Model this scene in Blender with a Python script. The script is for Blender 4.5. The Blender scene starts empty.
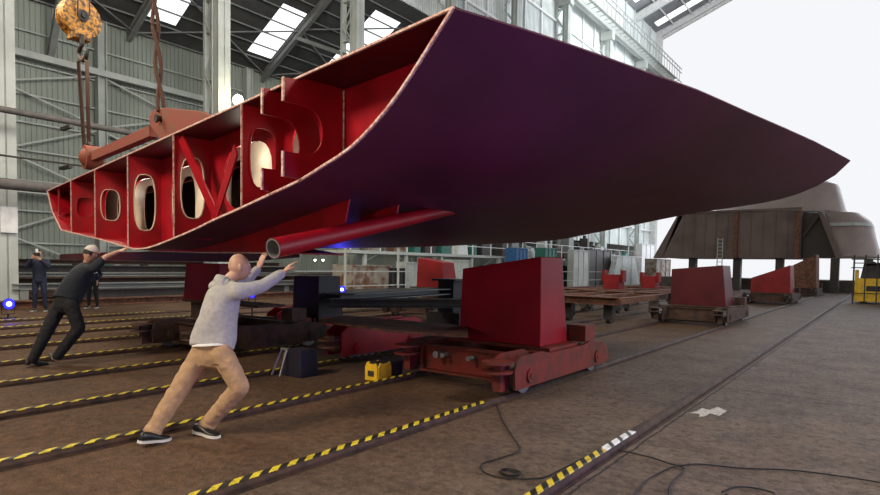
import bpy, bmesh, math, random
from mathutils import Vector, Matrix, Euler
from mathutils.geometry import tessellate_polygon
random.seed(7)
V = Vector
C = bpy.context.scene.collection
SC = bpy.context.scene

# ------------------------------------------------------------------ camera
F = 587.0; W, H = 880, 495
CAM = V((0, 0, 1.5))
PITCH = math.radians(-2.5); ROLL = math.radians(0.9)
PPX, PPY = 440.0, 291.0
def cam_rot(yaw):
    return Matrix.Rotation(yaw, 3, 'Z') @ Matrix.Rotation(math.pi/2 + PITCH, 3, 'X') @ Matrix.Rotation(ROLL, 3, 'Z')
def proj_dir(R, d):
    c = R.transposed() @ d
    return PPX + F*c.x/-c.z, PPY - F*c.y/-c.z
lo, hi = 0.3, 1.0
for _ in range(50):
    mid = (lo+hi)/2
    if proj_dir(cam_rot(mid), V((0,1,0)))[0] < 887: lo = mid
    else: hi = mid
R = cam_rot(lo)
print('yaw', math.degrees(lo), 'vp', proj_dir(R, V((0,1,0))))
def ray(px, py):
    return R @ V(((px-PPX)/F, -(py-PPY)/F, -1.0))
def onplane(px, py, p0, n):
    d = ray(px, py); n = V(n); p0 = V(p0)
    return CAM + d*((p0-CAM).dot(n)/d.dot(n))
def onX(px, py, x): return onplane(px, py, (x,0,0), (1,0,0))
def onY(px, py, y): return onplane(px, py, (0,y,0), (0,1,0))
def onZ(px, py, z=0.0): return onplane(px, py, (0,0,z), (0,0,1))
def proj(p):
    c = R.transposed() @ (V(p)-CAM)
    return PPX + F*c.x/-c.z, PPY - F*c.y/-c.z
cd = bpy.data.cameras.new('camera'); cam = bpy.data.objects.new('camera', cd); C.objects.link(cam)
cam.matrix_world = Matrix.Translation(CAM) @ R.to_4x4()
cd.sensor_width = 36.0; cd.lens = F*36/880
cd.shift_x = 0.0; cd.shift_y = (PPY - H/2)/W
cd.clip_end = 1000; cd.clip_start = 0.05
SC.camera = cam

# ------------------------------------------------------------------ materials
def lnk(nt, a, b): nt.links.new(a, b)
def mat(name, col, rough=0.6, metal=0.0, var=0.25, scale=6.0, bump=0.1, col2=None, spec=0.5, coat=0.0, detail=6.0, bscale=None, mix=(0.4,0.65), stretch=None):
    m = bpy.data.materials.new(name); m.use_nodes = True
    nt = m.node_tree; b = nt.nodes['Principled BSDF']
    b.inputs['Roughness'].default_value = rough; b.inputs['Metallic'].default_value = metal
    b.inputs['Specular IOR Level'].default_value = spec
    b.inputs['Coat Weight'].default_value = coat
    tc = nt.nodes.new('ShaderNodeTexCoord')
    n = nt.nodes.new('ShaderNodeTexNoise'); n.inputs['Scale'].default_value = scale; n.inputs['Detail'].default_value = detail
    if stretch:
        mp = nt.nodes.new('ShaderNodeMapping'); mp.inputs['Scale'].default_value = stretch
        lnk(nt, tc.outputs['Object'], mp.inputs['Vector']); vec = mp.outputs['Vector']
    else: vec = tc.outputs['Object']
    lnk(nt, vec, n.inputs['Vector'])
    r = nt.nodes.new('ShaderNodeValToRGB')
    c2 = col2 if col2 else tuple(c*(1-var) for c in col)
    r.color_ramp.elements[0].position = mix[0]; r.color_ramp.elements[1].position = mix[1]
    r.color_ramp.elements[0].color = (*col, 1); r.color_ramp.elements[1].color = (*c2, 1)
    lnk(nt, n.outputs['Fac'], r.inputs['Fac']); lnk(nt, r.outputs['Color'], b.inputs['Base Color'])
    if bump:
        n2 = nt.nodes.new('ShaderNodeTexNoise'); n2.inputs['Scale'].default_value = bscale or scale*4; n2.inputs['Detail'].default_value = 4
        lnk(nt, vec, n2.inputs['Vector'])
        bp = nt.nodes.new('ShaderNodeBump'); bp.inputs['Strength'].default_value = bump; bp.inputs['Distance'].default_value = 0.02
        lnk(nt, n2.outputs['Fac'], bp.inputs['Height']); lnk(nt, bp.outputs['Normal'], b.inputs['Normal'])
    return m
def emis(name, col, s):
    m = bpy.data.materials.new(name); m.use_nodes = True
    b = m.node_tree.nodes['Principled BSDF']
    b.inputs['Base Color'].default_value = (*col, 1)
    b.inputs['Emission Color'].default_value = (*col, 1); b.inputs['Emission Strength'].default_value = s
    return m
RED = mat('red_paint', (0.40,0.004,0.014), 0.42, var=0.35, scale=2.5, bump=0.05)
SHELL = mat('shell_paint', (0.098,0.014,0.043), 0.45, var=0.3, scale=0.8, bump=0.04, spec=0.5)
DKRED = mat('dark_red_paint', (0.22,0.008,0.012), 0.5, var=0.35, scale=3, bump=0.08)
CRADLE = mat('cradle_red', (0.29,0.005,0.016), 0.45, var=0.25, scale=1.8, bump=0.03, spec=0.2)
DKRUST = mat('dark_rust', (0.075,0.035,0.022), 0.8, scale=7, bump=0.3, col2=(0.03,0.02,0.017))
FARRED = mat('faded_red_paint', (0.20,0.012,0.014), 0.55, var=0.3, scale=2, bump=0.05, spec=0.2)
MAROON = mat('maroon_paint', (0.075,0.004,0.010), 0.5, var=0.3, scale=2, bump=0.05, spec=0.2)
ORANGE = mat('orange_red_paint', (0.19,0.024,0.018), 0.65, scale=6, bump=0.25, col2=(0.085,0.030,0.020), spec=0.3)
RUST = mat('rust', (0.18,0.075,0.04), 0.8, var=0.5, scale=7, bump=0.35, col2=(0.07,0.032,0.02))
PIPEM = mat('dull_pipe_paint', (0.13,0.12,0.115), 0.7, scale=4, bump=0.05, spec=0.2)
RAILM = mat('worn_rail_steel', (0.075,0.043,0.032), 0.7, scale=9, bump=0.2, col2=(0.035,0.024,0.02), spec=0.2)
RUSTRED = mat('rusty_red_oxide', (0.27,0.055,0.035), 0.7, scale=4, bump=0.2, col2=(0.20,0.075,0.04))
EDGE = mat('bare_cut_edge', (0.78,0.62,0.55), 0.6, var=0.3, scale=30, bump=0.2, col2=(0.5,0.2,0.16))
CREAM = mat('primer_cream', (0.75,0.68,0.52), 0.6, var=0.15, scale=5, bump=0.05)
STEEL = mat('bare_steel', (0.30,0.30,0.31), 0.45, 0.6, scale=10, bump=0.15)
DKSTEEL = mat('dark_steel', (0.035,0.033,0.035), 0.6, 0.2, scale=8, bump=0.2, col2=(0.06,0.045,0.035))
BLACK = mat('black_paint', (0.012,0.012,0.014), 0.5, scale=8, bump=0.05)
NAVYBOX = mat('navy_black_paint', (0.012,0.010,0.022), 0.5, scale=8, bump=0.05)
FRAMED = mat('dull_frame_paint', (0.20,0.21,0.20), 0.6, var=0.2, scale=3, bump=0.05)
GREY = mat('grey_paint', (0.42,0.45,0.43), 0.6, var=0.2, scale=3, bump=0.05)
LGREY = mat('light_grey_paint', (0.46,0.49,0.46), 0.6, var=0.18, scale=1.2, bump=0.05)
WHITE = mat('white_paint', (0.75,0.76,0.75), 0.6, var=0.15, scale=5, bump=0.05)
SIDING = mat('green_grey_siding', (0.30,0.335,0.29), 0.65, var=0.22, scale=0.5, bump=0.02, stretch=(1,1,0.25))
SIDINGW = mat('pale_siding', (0.80,0.86,0.84), 0.65, var=0.18, scale=0.5, bump=0.02)
ROOFM = mat('roof_sheet_dark', (0.075,0.078,0.075), 0.7, var=0.25, scale=1.5, bump=0.03)
ROOFW = mat('roof_sheet_grey', (0.27,0.28,0.30), 0.7, var=0.2, scale=1.0, bump=0.03)
YEL = mat('yellow_paint', (0.80,0.50,0.02), 0.5, scale=8, bump=0.05, var=0.25)
HOOKY = mat('worn_orange_paint', (0.60,0.27,0.03), 0.6, scale=14, bump=0.25, col2=(0.09,0.05,0.03), mix=(0.42,0.6))
BROWNHULL = mat('brown_primer_plate', (0.14,0.095,0.085), 0.6, var=0.35, scale=0.7, bump=0.03)
ROPE = mat('brown_wire_rope', (0.14,0.065,0.04), 0.8, var=0.5, scale=60, bump=0.5)
CONC = mat('platform_concrete', (0.10,0.085,0.07), 0.8, var=0.4, scale=3, bump=0.2)
RUSTP = mat('rust_streaked_panel', (0.27,0.25,0.21), 0.7, scale=2.5, bump=0.15, col2=(0.14,0.06,0.03), mix=(0.45,0.6))
GREEN = mat('green_machine_paint', (0.03,0.16,0.13), 0.5)
BLUEP = mat('blue_tarp', (0.03,0.12,0.30), 0.6)
RUBBER = mat('black_rubber', (0.01,0.01,0.01), 0.7)
PAINTSPOT = mat('spilt_white_paint', (0.6,0.6,0.58), 0.7, scale=25, col2=(0.3,0.26,0.22))
SKYL = emis('translucent_roof_sheet', (0.95,0.98,1.0), 1.3)
BLUEL = emis('blue_led', (0.01,0.01,1.0), 5)
BLUEC = emis('blue_led_core', (0.45,0.5,1.0), 5)
LAMPG = emis('flood_lamp_glass', (1.0,0.92,0.62), 60)
SMALLW = emis('white_lamp', (1.0,0.95,0.85), 6)

def floor_mat():
    m = bpy.data.materials.new('dirty_floor'); m.use_nodes = True
    nt = m.node_tree; b = nt.nodes['Principled BSDF']; N = nt.nodes.new
    tc = N('ShaderNodeTexCoord')
    sep = N('ShaderNodeSeparateXYZ'); lnk(nt, tc.outputs['Object'], sep.inputs[0])
    def noise(s, d=6, r=0.6):
        n = N('ShaderNodeTexNoise'); n.inputs['Scale'].default_value = s; n.inputs['Detail'].default_value = d; n.inputs['Roughness'].default_value = r
        lnk(nt, tc.outputs['Object'], n.inputs['Vector']); return n.outputs['Fac']
    def ramp(f, a, b_, ca, cb):
        r = N('ShaderNodeValToRGB'); r.color_ramp.elements[0].position = a; r.color_ramp.elements[1].position = b_
        r.color_ramp.elements[0].color = (*ca,1); r.color_ramp.elements[1].color = (*cb,1); lnk(nt, f, r.inputs['Fac']); return r.outputs['Color']
    def mixc(f, a, b_, mode='MIX'):
        x = N('ShaderNodeMixRGB'); x.blend_type = mode
        if isinstance(f, float): x.inputs[0].default_value = f
        else: lnk(nt, f, x.inputs[0])
        lnk(nt, a, x.inputs[1]); lnk(nt, b_, x.inputs[2]); return x.outputs[0]
    def math_(op, a, b_=None):
        x = N('ShaderNodeMath'); x.operation = op
        for i, q in enumerate((a, b_)):
            if q is None: continue
            if isinstance(q, (int, float)): x.inputs[i].default_value = q
            else: lnk(nt, q, x.inputs[i])
        return x.outputs[0]
    warm_lit = ramp(noise(1.3), 0.35, 0.7, (0.135,0.074,0.040), (0.080,0.045,0.026))
    day_lit = ramp(noise(1.7), 0.35, 0.7, (0.185,0.137,0.108), (0.105,0.078,0.062))
    # warm lamplit brown left, daylit grey-brown right: light put into the floor colour
    f = math_('MULTIPLY', math_('ADD', math_('ADD', sep.outputs[0], 3.2), math_('MULTIPLY', noise(0.8), 1.5)), 0.45)
    f = math_('MINIMUM', math_('MAXIMUM', f, 0.0), 1.0)
    base = mixc(f, warm_lit, day_lit)
    speck = ramp(noise(26, 4, 0.8), 0.58, 0.68, (0,0,0), (1,1,1))
    lightc = N('ShaderNodeRGB'); lightc.outputs[0].default_value = (0.26,0.20,0.16,1)
    base = mixc(math_('MULTIPLY', speck, 0.55), base, lightc.outputs[0])
    dk = ramp(noise(6.5, 10, 0.75), 0.48, 0.70, (1,1,1), (0.50,0.48,0.46))
    base = mixc(1.0, base, dk, 'MULTIPLY')
    grit = ramp(noise(13, 10, 0.9), 0.38, 0.64, (1.45,1.45,1.45), (0.45,0.45,0.45))
    base = mixc(1.0, base, grit, 'MULTIPLY')
    # slab joints beside the right-hand rail
    w = math_('MULTIPLY', math_('SUBTRACT', noise(3.0), 0.5), 0.06)
    jx = math_('LESS_THAN', math_('ABSOLUTE', math_('ADD', math_('ADD', sep.outputs[0], 1.62), w)), 0.010)
    jy = math_('LESS_THAN', math_('ABSOLUTE', math_('ADD', math_('SUBTRACT', math_('FRACT', math_('MULTIPLY', math_('ADD', sep.outputs[1], 0.9), 1/6.0)), 0.5), math_('MULTIPLY', w, 0.12))), 0.0018)
    jy = math_('MULTIPLY', jy, math_('GREATER_THAN', sep.outputs[0], -1.62))
    j = math_('MAXIMUM', jx, jy)
    dark = N('ShaderNodeRGB'); dark.outputs[0].default_value = (0.015,0.012,0.010,1)
    base = mixc(math_('MULTIPLY', j, 0.85), base, dark.outputs[0])
    lnk(nt, base, b.inputs['Base Color'])
    rr = N('ShaderNodeMapRange'); rr.inputs[3].default_value = 0.62; rr.inputs[4].default_value = 0.9
    lnk(nt, noise(2.2), rr.inputs[0]); lnk(nt, rr.outputs[0], b.inputs['Roughness'])
    b.inputs['Specular IOR Level'].default_value = 0.32
    bp = N('ShaderNodeBump'); bp.inputs['Strength'].default_value = 1.0; bp.inputs['Distance'].default_value = 0.045
    hh = math_('ADD', math_('ADD', noise(12, 8, 0.7), math_('MULTIPLY', noise(60, 3), 0.4)), math_('MULTIPLY', j, -0.8))
    lnk(nt, hh, bp.inputs['Height']); lnk(nt, bp.outputs['Normal'], b.inputs['Normal'])
    return m
def tape_mat(name, ca, cb, period=0.155, duty=0.5, slant=1.3):
    m = bpy.data.materials.new(name); m.use_nodes = True
    nt = m.node_tree; b = nt.nodes['Principled BSDF']; N = nt.nodes.new
    tc = N('ShaderNodeTexCoord'); sep = N('ShaderNodeSeparateXYZ'); lnk(nt, tc.outputs['Object'], sep.inputs[0])
    a = N('ShaderNodeMath'); a.operation = 'MULTIPLY_ADD'; lnk(nt, sep.outputs[0], a.inputs[0]); a.inputs[1].default_value = slant; lnk(nt, sep.outputs[1], a.inputs[2])
    d = N('ShaderNodeMath'); d.operation = 'MULTIPLY'; lnk(nt, a.outputs[0], d.inputs[0]); d.inputs[1].default_value = 1/period
    f = N('ShaderNodeMath'); f.operation = 'FRACT'; lnk(nt, d.outputs[0], f.inputs[0])
    g = N('ShaderNodeMath'); g.operation = 'GREATER_THAN'; lnk(nt, f.outputs[0], g.inputs[0]); g.inputs[1].default_value = duty
    x = N('ShaderNodeMixRGB'); lnk(nt, g.outputs[0], x.inputs[0]); x.inputs[1].default_value = (*ca,1); x.inputs[2].default_value = (*cb,1)
    n = N('ShaderNodeTexNoise'); n.inputs['Scale'].default_value = 25; lnk(nt, tc.outputs['Object'], n.inputs['Vector'])
    r = N('ShaderNodeValToRGB'); r.color_ramp.elements[0].position = 0.45; r.color_ramp.elements[1].position = 0.75
    r.color_ramp.elements[0].color = (1,1,1,1); r.color_ramp.elements[1].color = (0.45,0.42,0.38,1); lnk(nt, n.outputs['Fac'], r.inputs['Fac'])
    y = N('ShaderNodeMixRGB'); y.blend_type = 'MULTIPLY'; y.inputs[0].default_value = 1; lnk(nt, x.outputs[0], y.inputs[1]); lnk(nt, r.outputs['Color'], y.inputs[2])
    lnk(nt, y.outputs[0], b.inputs['Base Color']); b.inputs['Roughness'].default_value = 0.45
    return m
TAPE = tape_mat('yellow_black_tape', (0.66,0.53,0.03), (0.018,0.018,0.018))
TAPEW = tape_mat('white_black_tape', (0.80,0.85,0.88), (0.04,0.04,0.05), period=0.2, duty=0.66)

# ------------------------------------------------------------------ mesh helpers
def NB(): return bmesh.new()
def box(bm, lo, hi, rz=0.0, piv=None, top=None):
    """axis box from lo to hi; top=(sx,sy) scales the top face about its centre"""
    x0,y0,z0 = lo; x1,y1,z1 = hi
    cx, cy = (x0+x1)/2, (y0+y1)/2
    vs = []
    for z in (z0, z1):
        for x, y in ((x0,y0),(x1,y0),(x1,y1),(x0,y1)):
            if top and z == z1: x = cx+(x-cx)*top[0]; y = cy+(y-cy)*top[1]
            vs.append(V((x,y,z)))
    if rz:
        p = V(piv) if piv else V((cx,cy,0)); Rz = Matrix.Rotation(rz,3,'Z')
        vs = [Rz @ (v-p) + p for v in vs]
    b = [bm.verts.new(v) for v in vs]
    for f in ((3,2,1,0),(4,5,6,7),(0,1,5,4),(1,2,6,5),(2,3,7,6),(3,0,4,7)): bm.faces.new([b[i] for i in f])
    return b
def hexa(bm, pts):
    b = [bm.verts.new(v) for v in pts]
    for f in ((3,2,1,0),(4,5,6,7),(0,1,5,4),(1,2,6,5),(2,3,7,6),(3,0,4,7)): bm.faces.new([b[i] for i in f])
def frame_of(d, up=None):
    d = d.normalized(); u = up or (V((0,0,1)) if abs(d.z) < 0.95 else V((0,1,0)))
    s = d.cross(u).normalized(); u = s.cross(d).normalized()
    return d, s, u
def cyl(bm, p0, p1, r0, r1=None, seg=14, caps=True):
    p0, p1 = V(p0), V(p1); r1 = r0 if r1 is None else r1
    d, s, u = frame_of(p1-p0)
    a = [bm.verts.new(p0 + (s*math.cos(t)+u*math.sin(t))*r0) for t in [2*math.pi*i/seg for i in range(seg)]]
    b = [bm.verts.new(p1 + (s*math.cos(t)+u*math.sin(t))*r1) for t in [2*math.pi*i/seg for i in range(seg)]]
    for i in range(seg): bm.faces.new((a[i], a[(i+1)%seg], b[(i+1)%seg], b[i]))
    if caps: bm.faces.new(a[::-1]); bm.faces.new(b)
def beam(bm, p0, p1, w, h, up=None):
    p0, p1 = V(p0), V(p1); d, s, u = frame_of(p1-p0, up)
    pts = []
    for p in (p0, p1):
        for a, b in ((-1,-1),(1,-1),(1,1),(-1,1)): pts.append(p + s*(a*w/2) + u*(b*h/2))
    hexa(bm, pts)
def ibeam(bm, p0, p1, w, h, t=0.02, up=None):
    p0, p1 = V(p0), V(p1); d, s, u = frame_of(p1-p0, up)
    beam(bm, p0, p1, t, h, up); beam(bm, p0+u*(h/2-t/2), p1+u*(h/2-t/2), w, t, up); beam(bm, p0-u*(h/2-t/2), p1-u*(h/2-t/2), w, t, up)
def tube(bm, pts, r, seg=8):
    pts = [V(p) for p in pts]; rings = []
    for i, p in enumerate(pts):
        d = pts[min(i+1,len(pts)-1)] - pts[max(i-1,0)]
        d, s, u = frame_of(d)
        rings.append([bm.verts.new(p + (s*math.cos(2*math.pi*k/seg)+u*math.sin(2*math.pi*k/seg))*r) for k in range(seg)])
    for a, b in zip(rings, rings[1:]):
        for k in range(seg): bm.faces.new((a[k], a[(k+1)%seg], b[(k+1)%seg], b[k]))
    bm.faces.new(rings[0][::-1]); bm.faces.new(rings[-1])
def smoothpath(pts, n=6):
    pts = [V(p) for p in pts]; out = []
    P = [pts[0]] + pts + [pts[-1]]
    for i in range(1, len(P)-2):
        for k in range(n):
            t = k/n; a,b,c,d = P[i-1],P[i],P[i+1],P[i+2]
            out.append(0.5*((2*b)+(c-a)*t+(2*a-5*b+4*c-d)*t*t+(3*b-3*c+d-a)*t**3))
    out.append(pts[-1]); return out
def prism(bm, poly, ext, holes=()):
    """flat polygon (3D points) with holes extruded by vector ext"""
    ext = V(ext); loops = [[V(p) for p in poly]] + [[V(p) for p in h] for h in holes]
    tris = tessellate_polygon(loops)
    flat = [p for l in loops for p in l]
    a = [bm.verts.new(p) for p in flat]; b = [bm.verts.new(p+ext) for p in flat]
    for t in tris:
        try: bm.faces.new([a[i] for i in t]); bm.faces.new([b[i] for i in reversed(t)])
        except ValueError: pass
    k = 0
    for l in loops:
        n = len(l)
        for i in range(n):
            try: bm.faces.new((a[k+i], b[k+i], b[k+(i+1)%n], a[k+(i+1)%n]))
            except ValueError: pass
        k += n
def sphere(bm, c, r, sub=2, sc=(1,1,1), M=None):
    g = bmesh.ops.create_icosphere(bm, subdivisions=sub, radius=1.0)
    for v in g['verts']:
        q = V((v.co.x*r*sc[0], v.co.y*r*sc[1], v.co.z*r*sc[2]))
        if M: q = M @ q
        v.co = q + V(c)
    return g['verts']
def obj(name, bm, m, parent=None, smooth=False, bevel=0.0, label=None):
    bmesh.ops.recalc_face_normals(bm, faces=bm.faces)
    me = bpy.data.meshes.new(name); bm.to_mesh(me); bm.free()
    if smooth:
        for p in me.polygons: p.use_smooth = True
    me.materials.append(m)
    o = bpy.data.objects.new(name, me); C.objects.link(o)
    if parent:
        o.parent = parent
        o.matrix_parent_inverse = world_of(parent).inverted()
    if bevel:
        b = o.modifiers.new('bevel', 'BEVEL'); b.width = bevel; b.segments = 2; b.limit_method = 'ANGLE'
    if smooth == 'auto':
        e = o.modifiers.new('edge', 'EDGE_SPLIT'); e.split_angle = math.radians(35)
    if label: o['label'] = label
    return o
WM = {}
def world_of(o): return WM.get(o.name, Matrix.Identity(4))
def thing(name, label, cat, loc=(0,0,0), group=None, rz=0.0):
    o = bpy.data.objects.new(name, None); C.objects.link(o); o.location = loc; o.rotation_euler = (0,0,rz)
    o.empty_display_size = 0.2
    WM[o.name] = Matrix.Translation(V(loc)) @ Matrix.Rotation(rz, 4, 'Z')
    o['label'] = label; o['category'] = cat
    if group: o['group'] = group
    return o
def tag(o, label, cat, group=None):
    o['label'] = label; o['category'] = cat
    if group: o['group'] = group
    return o
def struct(name, bm, m, parent=None, **k):
    o = obj(name, bm, m, parent, **k)
    if not parent: o['kind'] = 'structure'
    return o
def dup(root, loc, label, rz=None, group=None):
    r = root.copy(); C.objects.link(r); r.location = loc
    if rz is not None: r.rotation_euler = (0,0,rz)
    r['label'] = label
    if group: r['group'] = group
    for ch in list(root.children):
        c = ch.copy(); C.objects.link(c); c.parent = r; c.matrix_parent_inverse = ch.matrix_parent_inverse.copy()
        for g in list(ch.children):
            d = g.copy(); C.objects.link(d); d.parent = c; d.matrix_parent_inverse = g.matrix_parent_inverse.copy()
    return r

# ------------------------------------------------------------------ the hall
bm = NB(); box(bm, (-45,-12,-0.3), (16,72.5,0.0)); struct('floor', bm, floor_mat())
OUT = mat('outside_ground', (0.30,0.29,0.28), 0.9, scale=1, bump=0.1)
bm = NB(); box(bm, (-60,72.5,-0.4), (60,140,-0.12)); struct('floor_yard', bm, OUT)

WX, CX, EAVE_A, AIS, EAVE = -30.0, -22.0, 12.7, 16.7, 29.4
def corrugated(bm, x, y0, y1, z0, z1, period=0.21, depth=0.04):
    n = int((y1-y0)/period); prof = []
    for i in range(n):
        y = y0+i*period
        prof += [(y,0),(y+period*0.55,0),(y+period*0.65,depth),(y+period*0.9,depth)]
    prof.append((y0+n*period,0))
    a = [bm.verts.new((x+d,y,z0)) for y,d in prof]; b = [bm.verts.new((x+d,y,z1)) for y,d in prof]
    for i in range(len(prof)-1): bm.faces.new((a[i],a[i+1],b[i+1],b[i]))
bm = NB(); corrugated(bm, WX, -12, 72, 0.0, EAVE_A); struct('wall_left', bm, SIDING)
bm = NB(); corrugated(bm, CX-0.9, -12, 72, AIS, EAVE); corrugated(bm, CX-0.9, 31.5, 72, 4.0, AIS); struct('wall_left_upper', bm, SIDINGW)
bm = NB(); box(bm, (15.6,-12,0), (16,10,EAVE)); box(bm, (15.6,10,13), (16,64,EAVE)); box(bm, (15.6,64,0), (16,72,EAVE)); struct('wall_right', bm, GREY)
bm = NB(); box(bm, (-30,-12.4,0), (16,-12,30)); struct('wall_rear', bm, GREY)
bm = NB(); box(bm, (WX,71.6,0), (CX-0.9,72,AIS)); struct('wall_far_aisle', bm, SIDINGW)
# roofs with gaps where the translucent sheets are
def roof(name, x0, z0, x1, z1, y0, y1, gaps, m, th=0.08, xa=0.04, xb=0.96):
    bm = NB(); ys = [y0]
    for a, b in gaps: ys += [a, b]
    ys.append(y1)
    P = lambda t, y, dz=0: V((x0+(x1-x0)*t, y, z0+(z1-z0)*t+dz))
    def slab(t0, t1, a, b):
        hexa(bm, [P(t0,a),P(t1,a),P(t1,b),P(t0,b),P(t0,a,th),P(t1,a,th),P(t1,b,th),P(t0,b,th)])
    for i in range(0, len(ys), 2): slab(0, 1, ys[i], ys[i+1])
    for a, b in gaps: slab(0, xa, a, b); slab(.85 if name == 'ceiling_aisle' and a > 22 else xb, 1, a, b)
    struct(name, bm, m)
    return P
gapsA = [(3.4,4.9),(8.8,10.3),(14.2,15.75),(19.9,21.5),(25.0,27.2),(30.4,32.8)]+[(39+5.4*i, 40.4+5.4*i) for i in range(6)]
PA = roof('ceiling_aisle', WX, EAVE_A, CX-0.9, AIS, -12, 72, gapsA, ROOFM, xa=0.15, xb=0.60)
for i, (a, b) in enumerate(gapsA):
    e_ = .85 if a > 22 else .60
    bm = NB(); hexa(bm, [PA(.15,a,.03),PA(e_,a,.03),PA(e_,b,.03),PA(.15,b,.03),PA(.15,a,.05),PA(e_,a,.05),PA(e_,b,.05),PA(.15,b,.05)])
    struct('window_%d' % (i+1), bm, SKYL)
gapsM = [(5+8*i, 6.8+8*i) for i in range(8)] + [(69.0,70.4)]
PM = roof('ceiling_main', CX-0.9, EAVE, -3, 36.7, -12, 72, gapsM, ROOFW, xa=0.03, xb=0.9)
for i, (a, b) in enumerate(gapsM):
    bm = NB(); hexa(bm, [PM(.03,a,.03),PM(.9,a,.03),PM(.9,b,.03),PM(.03,b,.03),PM(.03,a,.05),PM(.9,a,.05),PM(.9,b,.05),PM(.03,b,.05)])
    struct('window_%d' % (i+21), bm, SKYL)
bm = NB(); hexa(bm, [V((-3,-12,36.7)),V((16,-12,EAVE)),V((16,72,EAVE)),V((-3,72,36.7)),V((-3,-12,36.8)),V((16,-12,EAVE+.1)),V((16,72,EAVE+.1)),V((-3,72,36.8))])
struct('ceiling_right', bm, ROOFW)
# aisle framing
bm = NB()
for t in [0.03,.14,.25,.36,.47,.58,.69,.8,.91]:
    p = PA(t,-12,-.12); q = PA(t,72,-.12); beam(bm, p, q, 0.04, 0.08)
struct('trim_1', bm, FRAMED)
COLY = [6.4,13.9,21.6,29.6,37.5,45.8,55.0,64.7,72.0]
bm = NB()
for y in COLY:
    ibeam(bm, PA(0,y,-.35), PA(1,y,-.35), 0.25, 0.4, 0.04)
    beam(bm, V((CX-.5,y,12.2)), PA(0.45,y,-.4), 0.2, 0.2)
    beam(bm, V((WX+.35,y+4,10.3)), PA(0.3,y+4,-.3), 0.25, 0.25)
    beam(bm, PA(.02,y,-.2), PA(.5,y+7.95,-.25), 0.07, 0.07); beam(bm, PA(.5,y,-.25), PA(.98,y+7.95,-.25), 0.07, 0.07)
    beam(bm, PA(.02,y+7.95,-.2), PA(.5,y,-.25), 0.07, 0.07)
struct('trim_2', bm, FRAMED)
bm = NB()
for t in [.1+.1*i for i in range(9)]: beam(bm, PM(t,-12,-.12), PM(t,72,-.12), 0.08, 0.22)
for y in COLY[4:]: ibeam(bm, PM(0,y,-.6), PM(1,y,-.6), 0.35, 0.8, 0.05)
ibeam(bm, PM(0,71.8,-.35), PM(1,71.8,-.35), 0.4, 0.7, 0.06); beam(bm, PM(0,72,.15), PM(1,72,.15), 0.4, 0.35)
struct('trim_3', bm, WHITE)
# left wall posts, girts and braces
bm = NB()
for i in range(10):
    y = -3.4+7.95*i; ibeam(bm, V((WX+.35,y,0)), V((WX+.35,y,EAVE_A-.1)), 0.4, 0.4, 0.04, up=V((0,1,0)))
struct('trim_4', bm, LGREY)
bm = NB()
for z in (2.2,3.6,4.9,6.2,7.4,8.6,9.9,11.3): beam(bm, V((WX+.15,-12,z)), V((WX+.15,72,z)), 0.06, 0.06)
for z, r in ((10.2,.28),(4.4,.16)): beam(bm, V((WX+.5,-12,z)), V((WX+.5,72,z)), 0.25, r)
for i in range(9):
    y = -3.4+7.95*i
    for z0, z1 in ((1.0,4.2),(4.6,7.6),(7.7,10.1)):
        if (i + (z0 > 4.5)) % 2 == 0 or i < 3:
            beam(bm, V((WX+.32,y,z0)), V((WX+.32,y+7.95,z1)), .07, .07); beam(bm, V((WX+.32,y,z1)), V((WX+.32,y+7.95,z0)), .07, .07)
struct('trim_5', bm, LGREY)
# laced crane-runway columns
def lcol(y, first=None, label=''):
    if first: return dup(first, (CX, y, 0), label)
    t = thing('hall_column', label, 'column', (CX, y, 0), 'laced steel columns along the hall')
    bm = NB(); ibeam(bm, V((CX,y,0)), V((CX,y,24.0)), 0.55, 0.5, 0.05, up=V((1,0,0))); beam(bm, V((CX,y,0)), V((CX,y,24)), 0.5, 0.3, up=V((1,0,0)))
    obj('main_chord', bm, LGREY, t)
    bm = NB(); beam(bm, V((CX-1.0,y,0)), V((CX-1.0,y,28.8)), 0.3, 0.14, up=V((1,0,0))); obj('outer_chord', bm, LGREY, t)
    bm = NB(); z = 0.5; s = 0
    while z < 23:
        for dy in (-.13,.13):
            beam(bm, V((CX-.25 if s else CX-.95,y+dy,z)), V((CX-.95 if s else CX-.25,y+dy,z+1.1)), 0.05, 0.05)
        z += 1.1; s ^= 1
    for zz in range(1,24,2): beam(bm, V((CX-.95,y,zz)), V((CX-.25,y,zz)), .22, .06)
    obj('lacing', bm, LGREY, t)
    bm = NB(); box(bm, (CX-.7,y-.35,23.2), (CX+.45,y+.35,24.0)); obj('bracket', bm, LGREY, t)
    return t
clabels = ['laced pale steel column at the far left edge of the hall', 'laced pale column left of the glowing flood lamp', 'laced column rising behind the middle of the red hull section',
 'laced column just behind the peak of the hull section', 'first column along the pale upper wall right of the hull peak', 'second column along the pale upper wall right of the hull peak',
 'third column along the pale upper wall right of the hull peak', 'last full column before the open gable end']
c0 = None
for y, lb in zip(COLY, clabels):
    c = lcol(y, c0, lb); c0 = c0 or c
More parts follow.
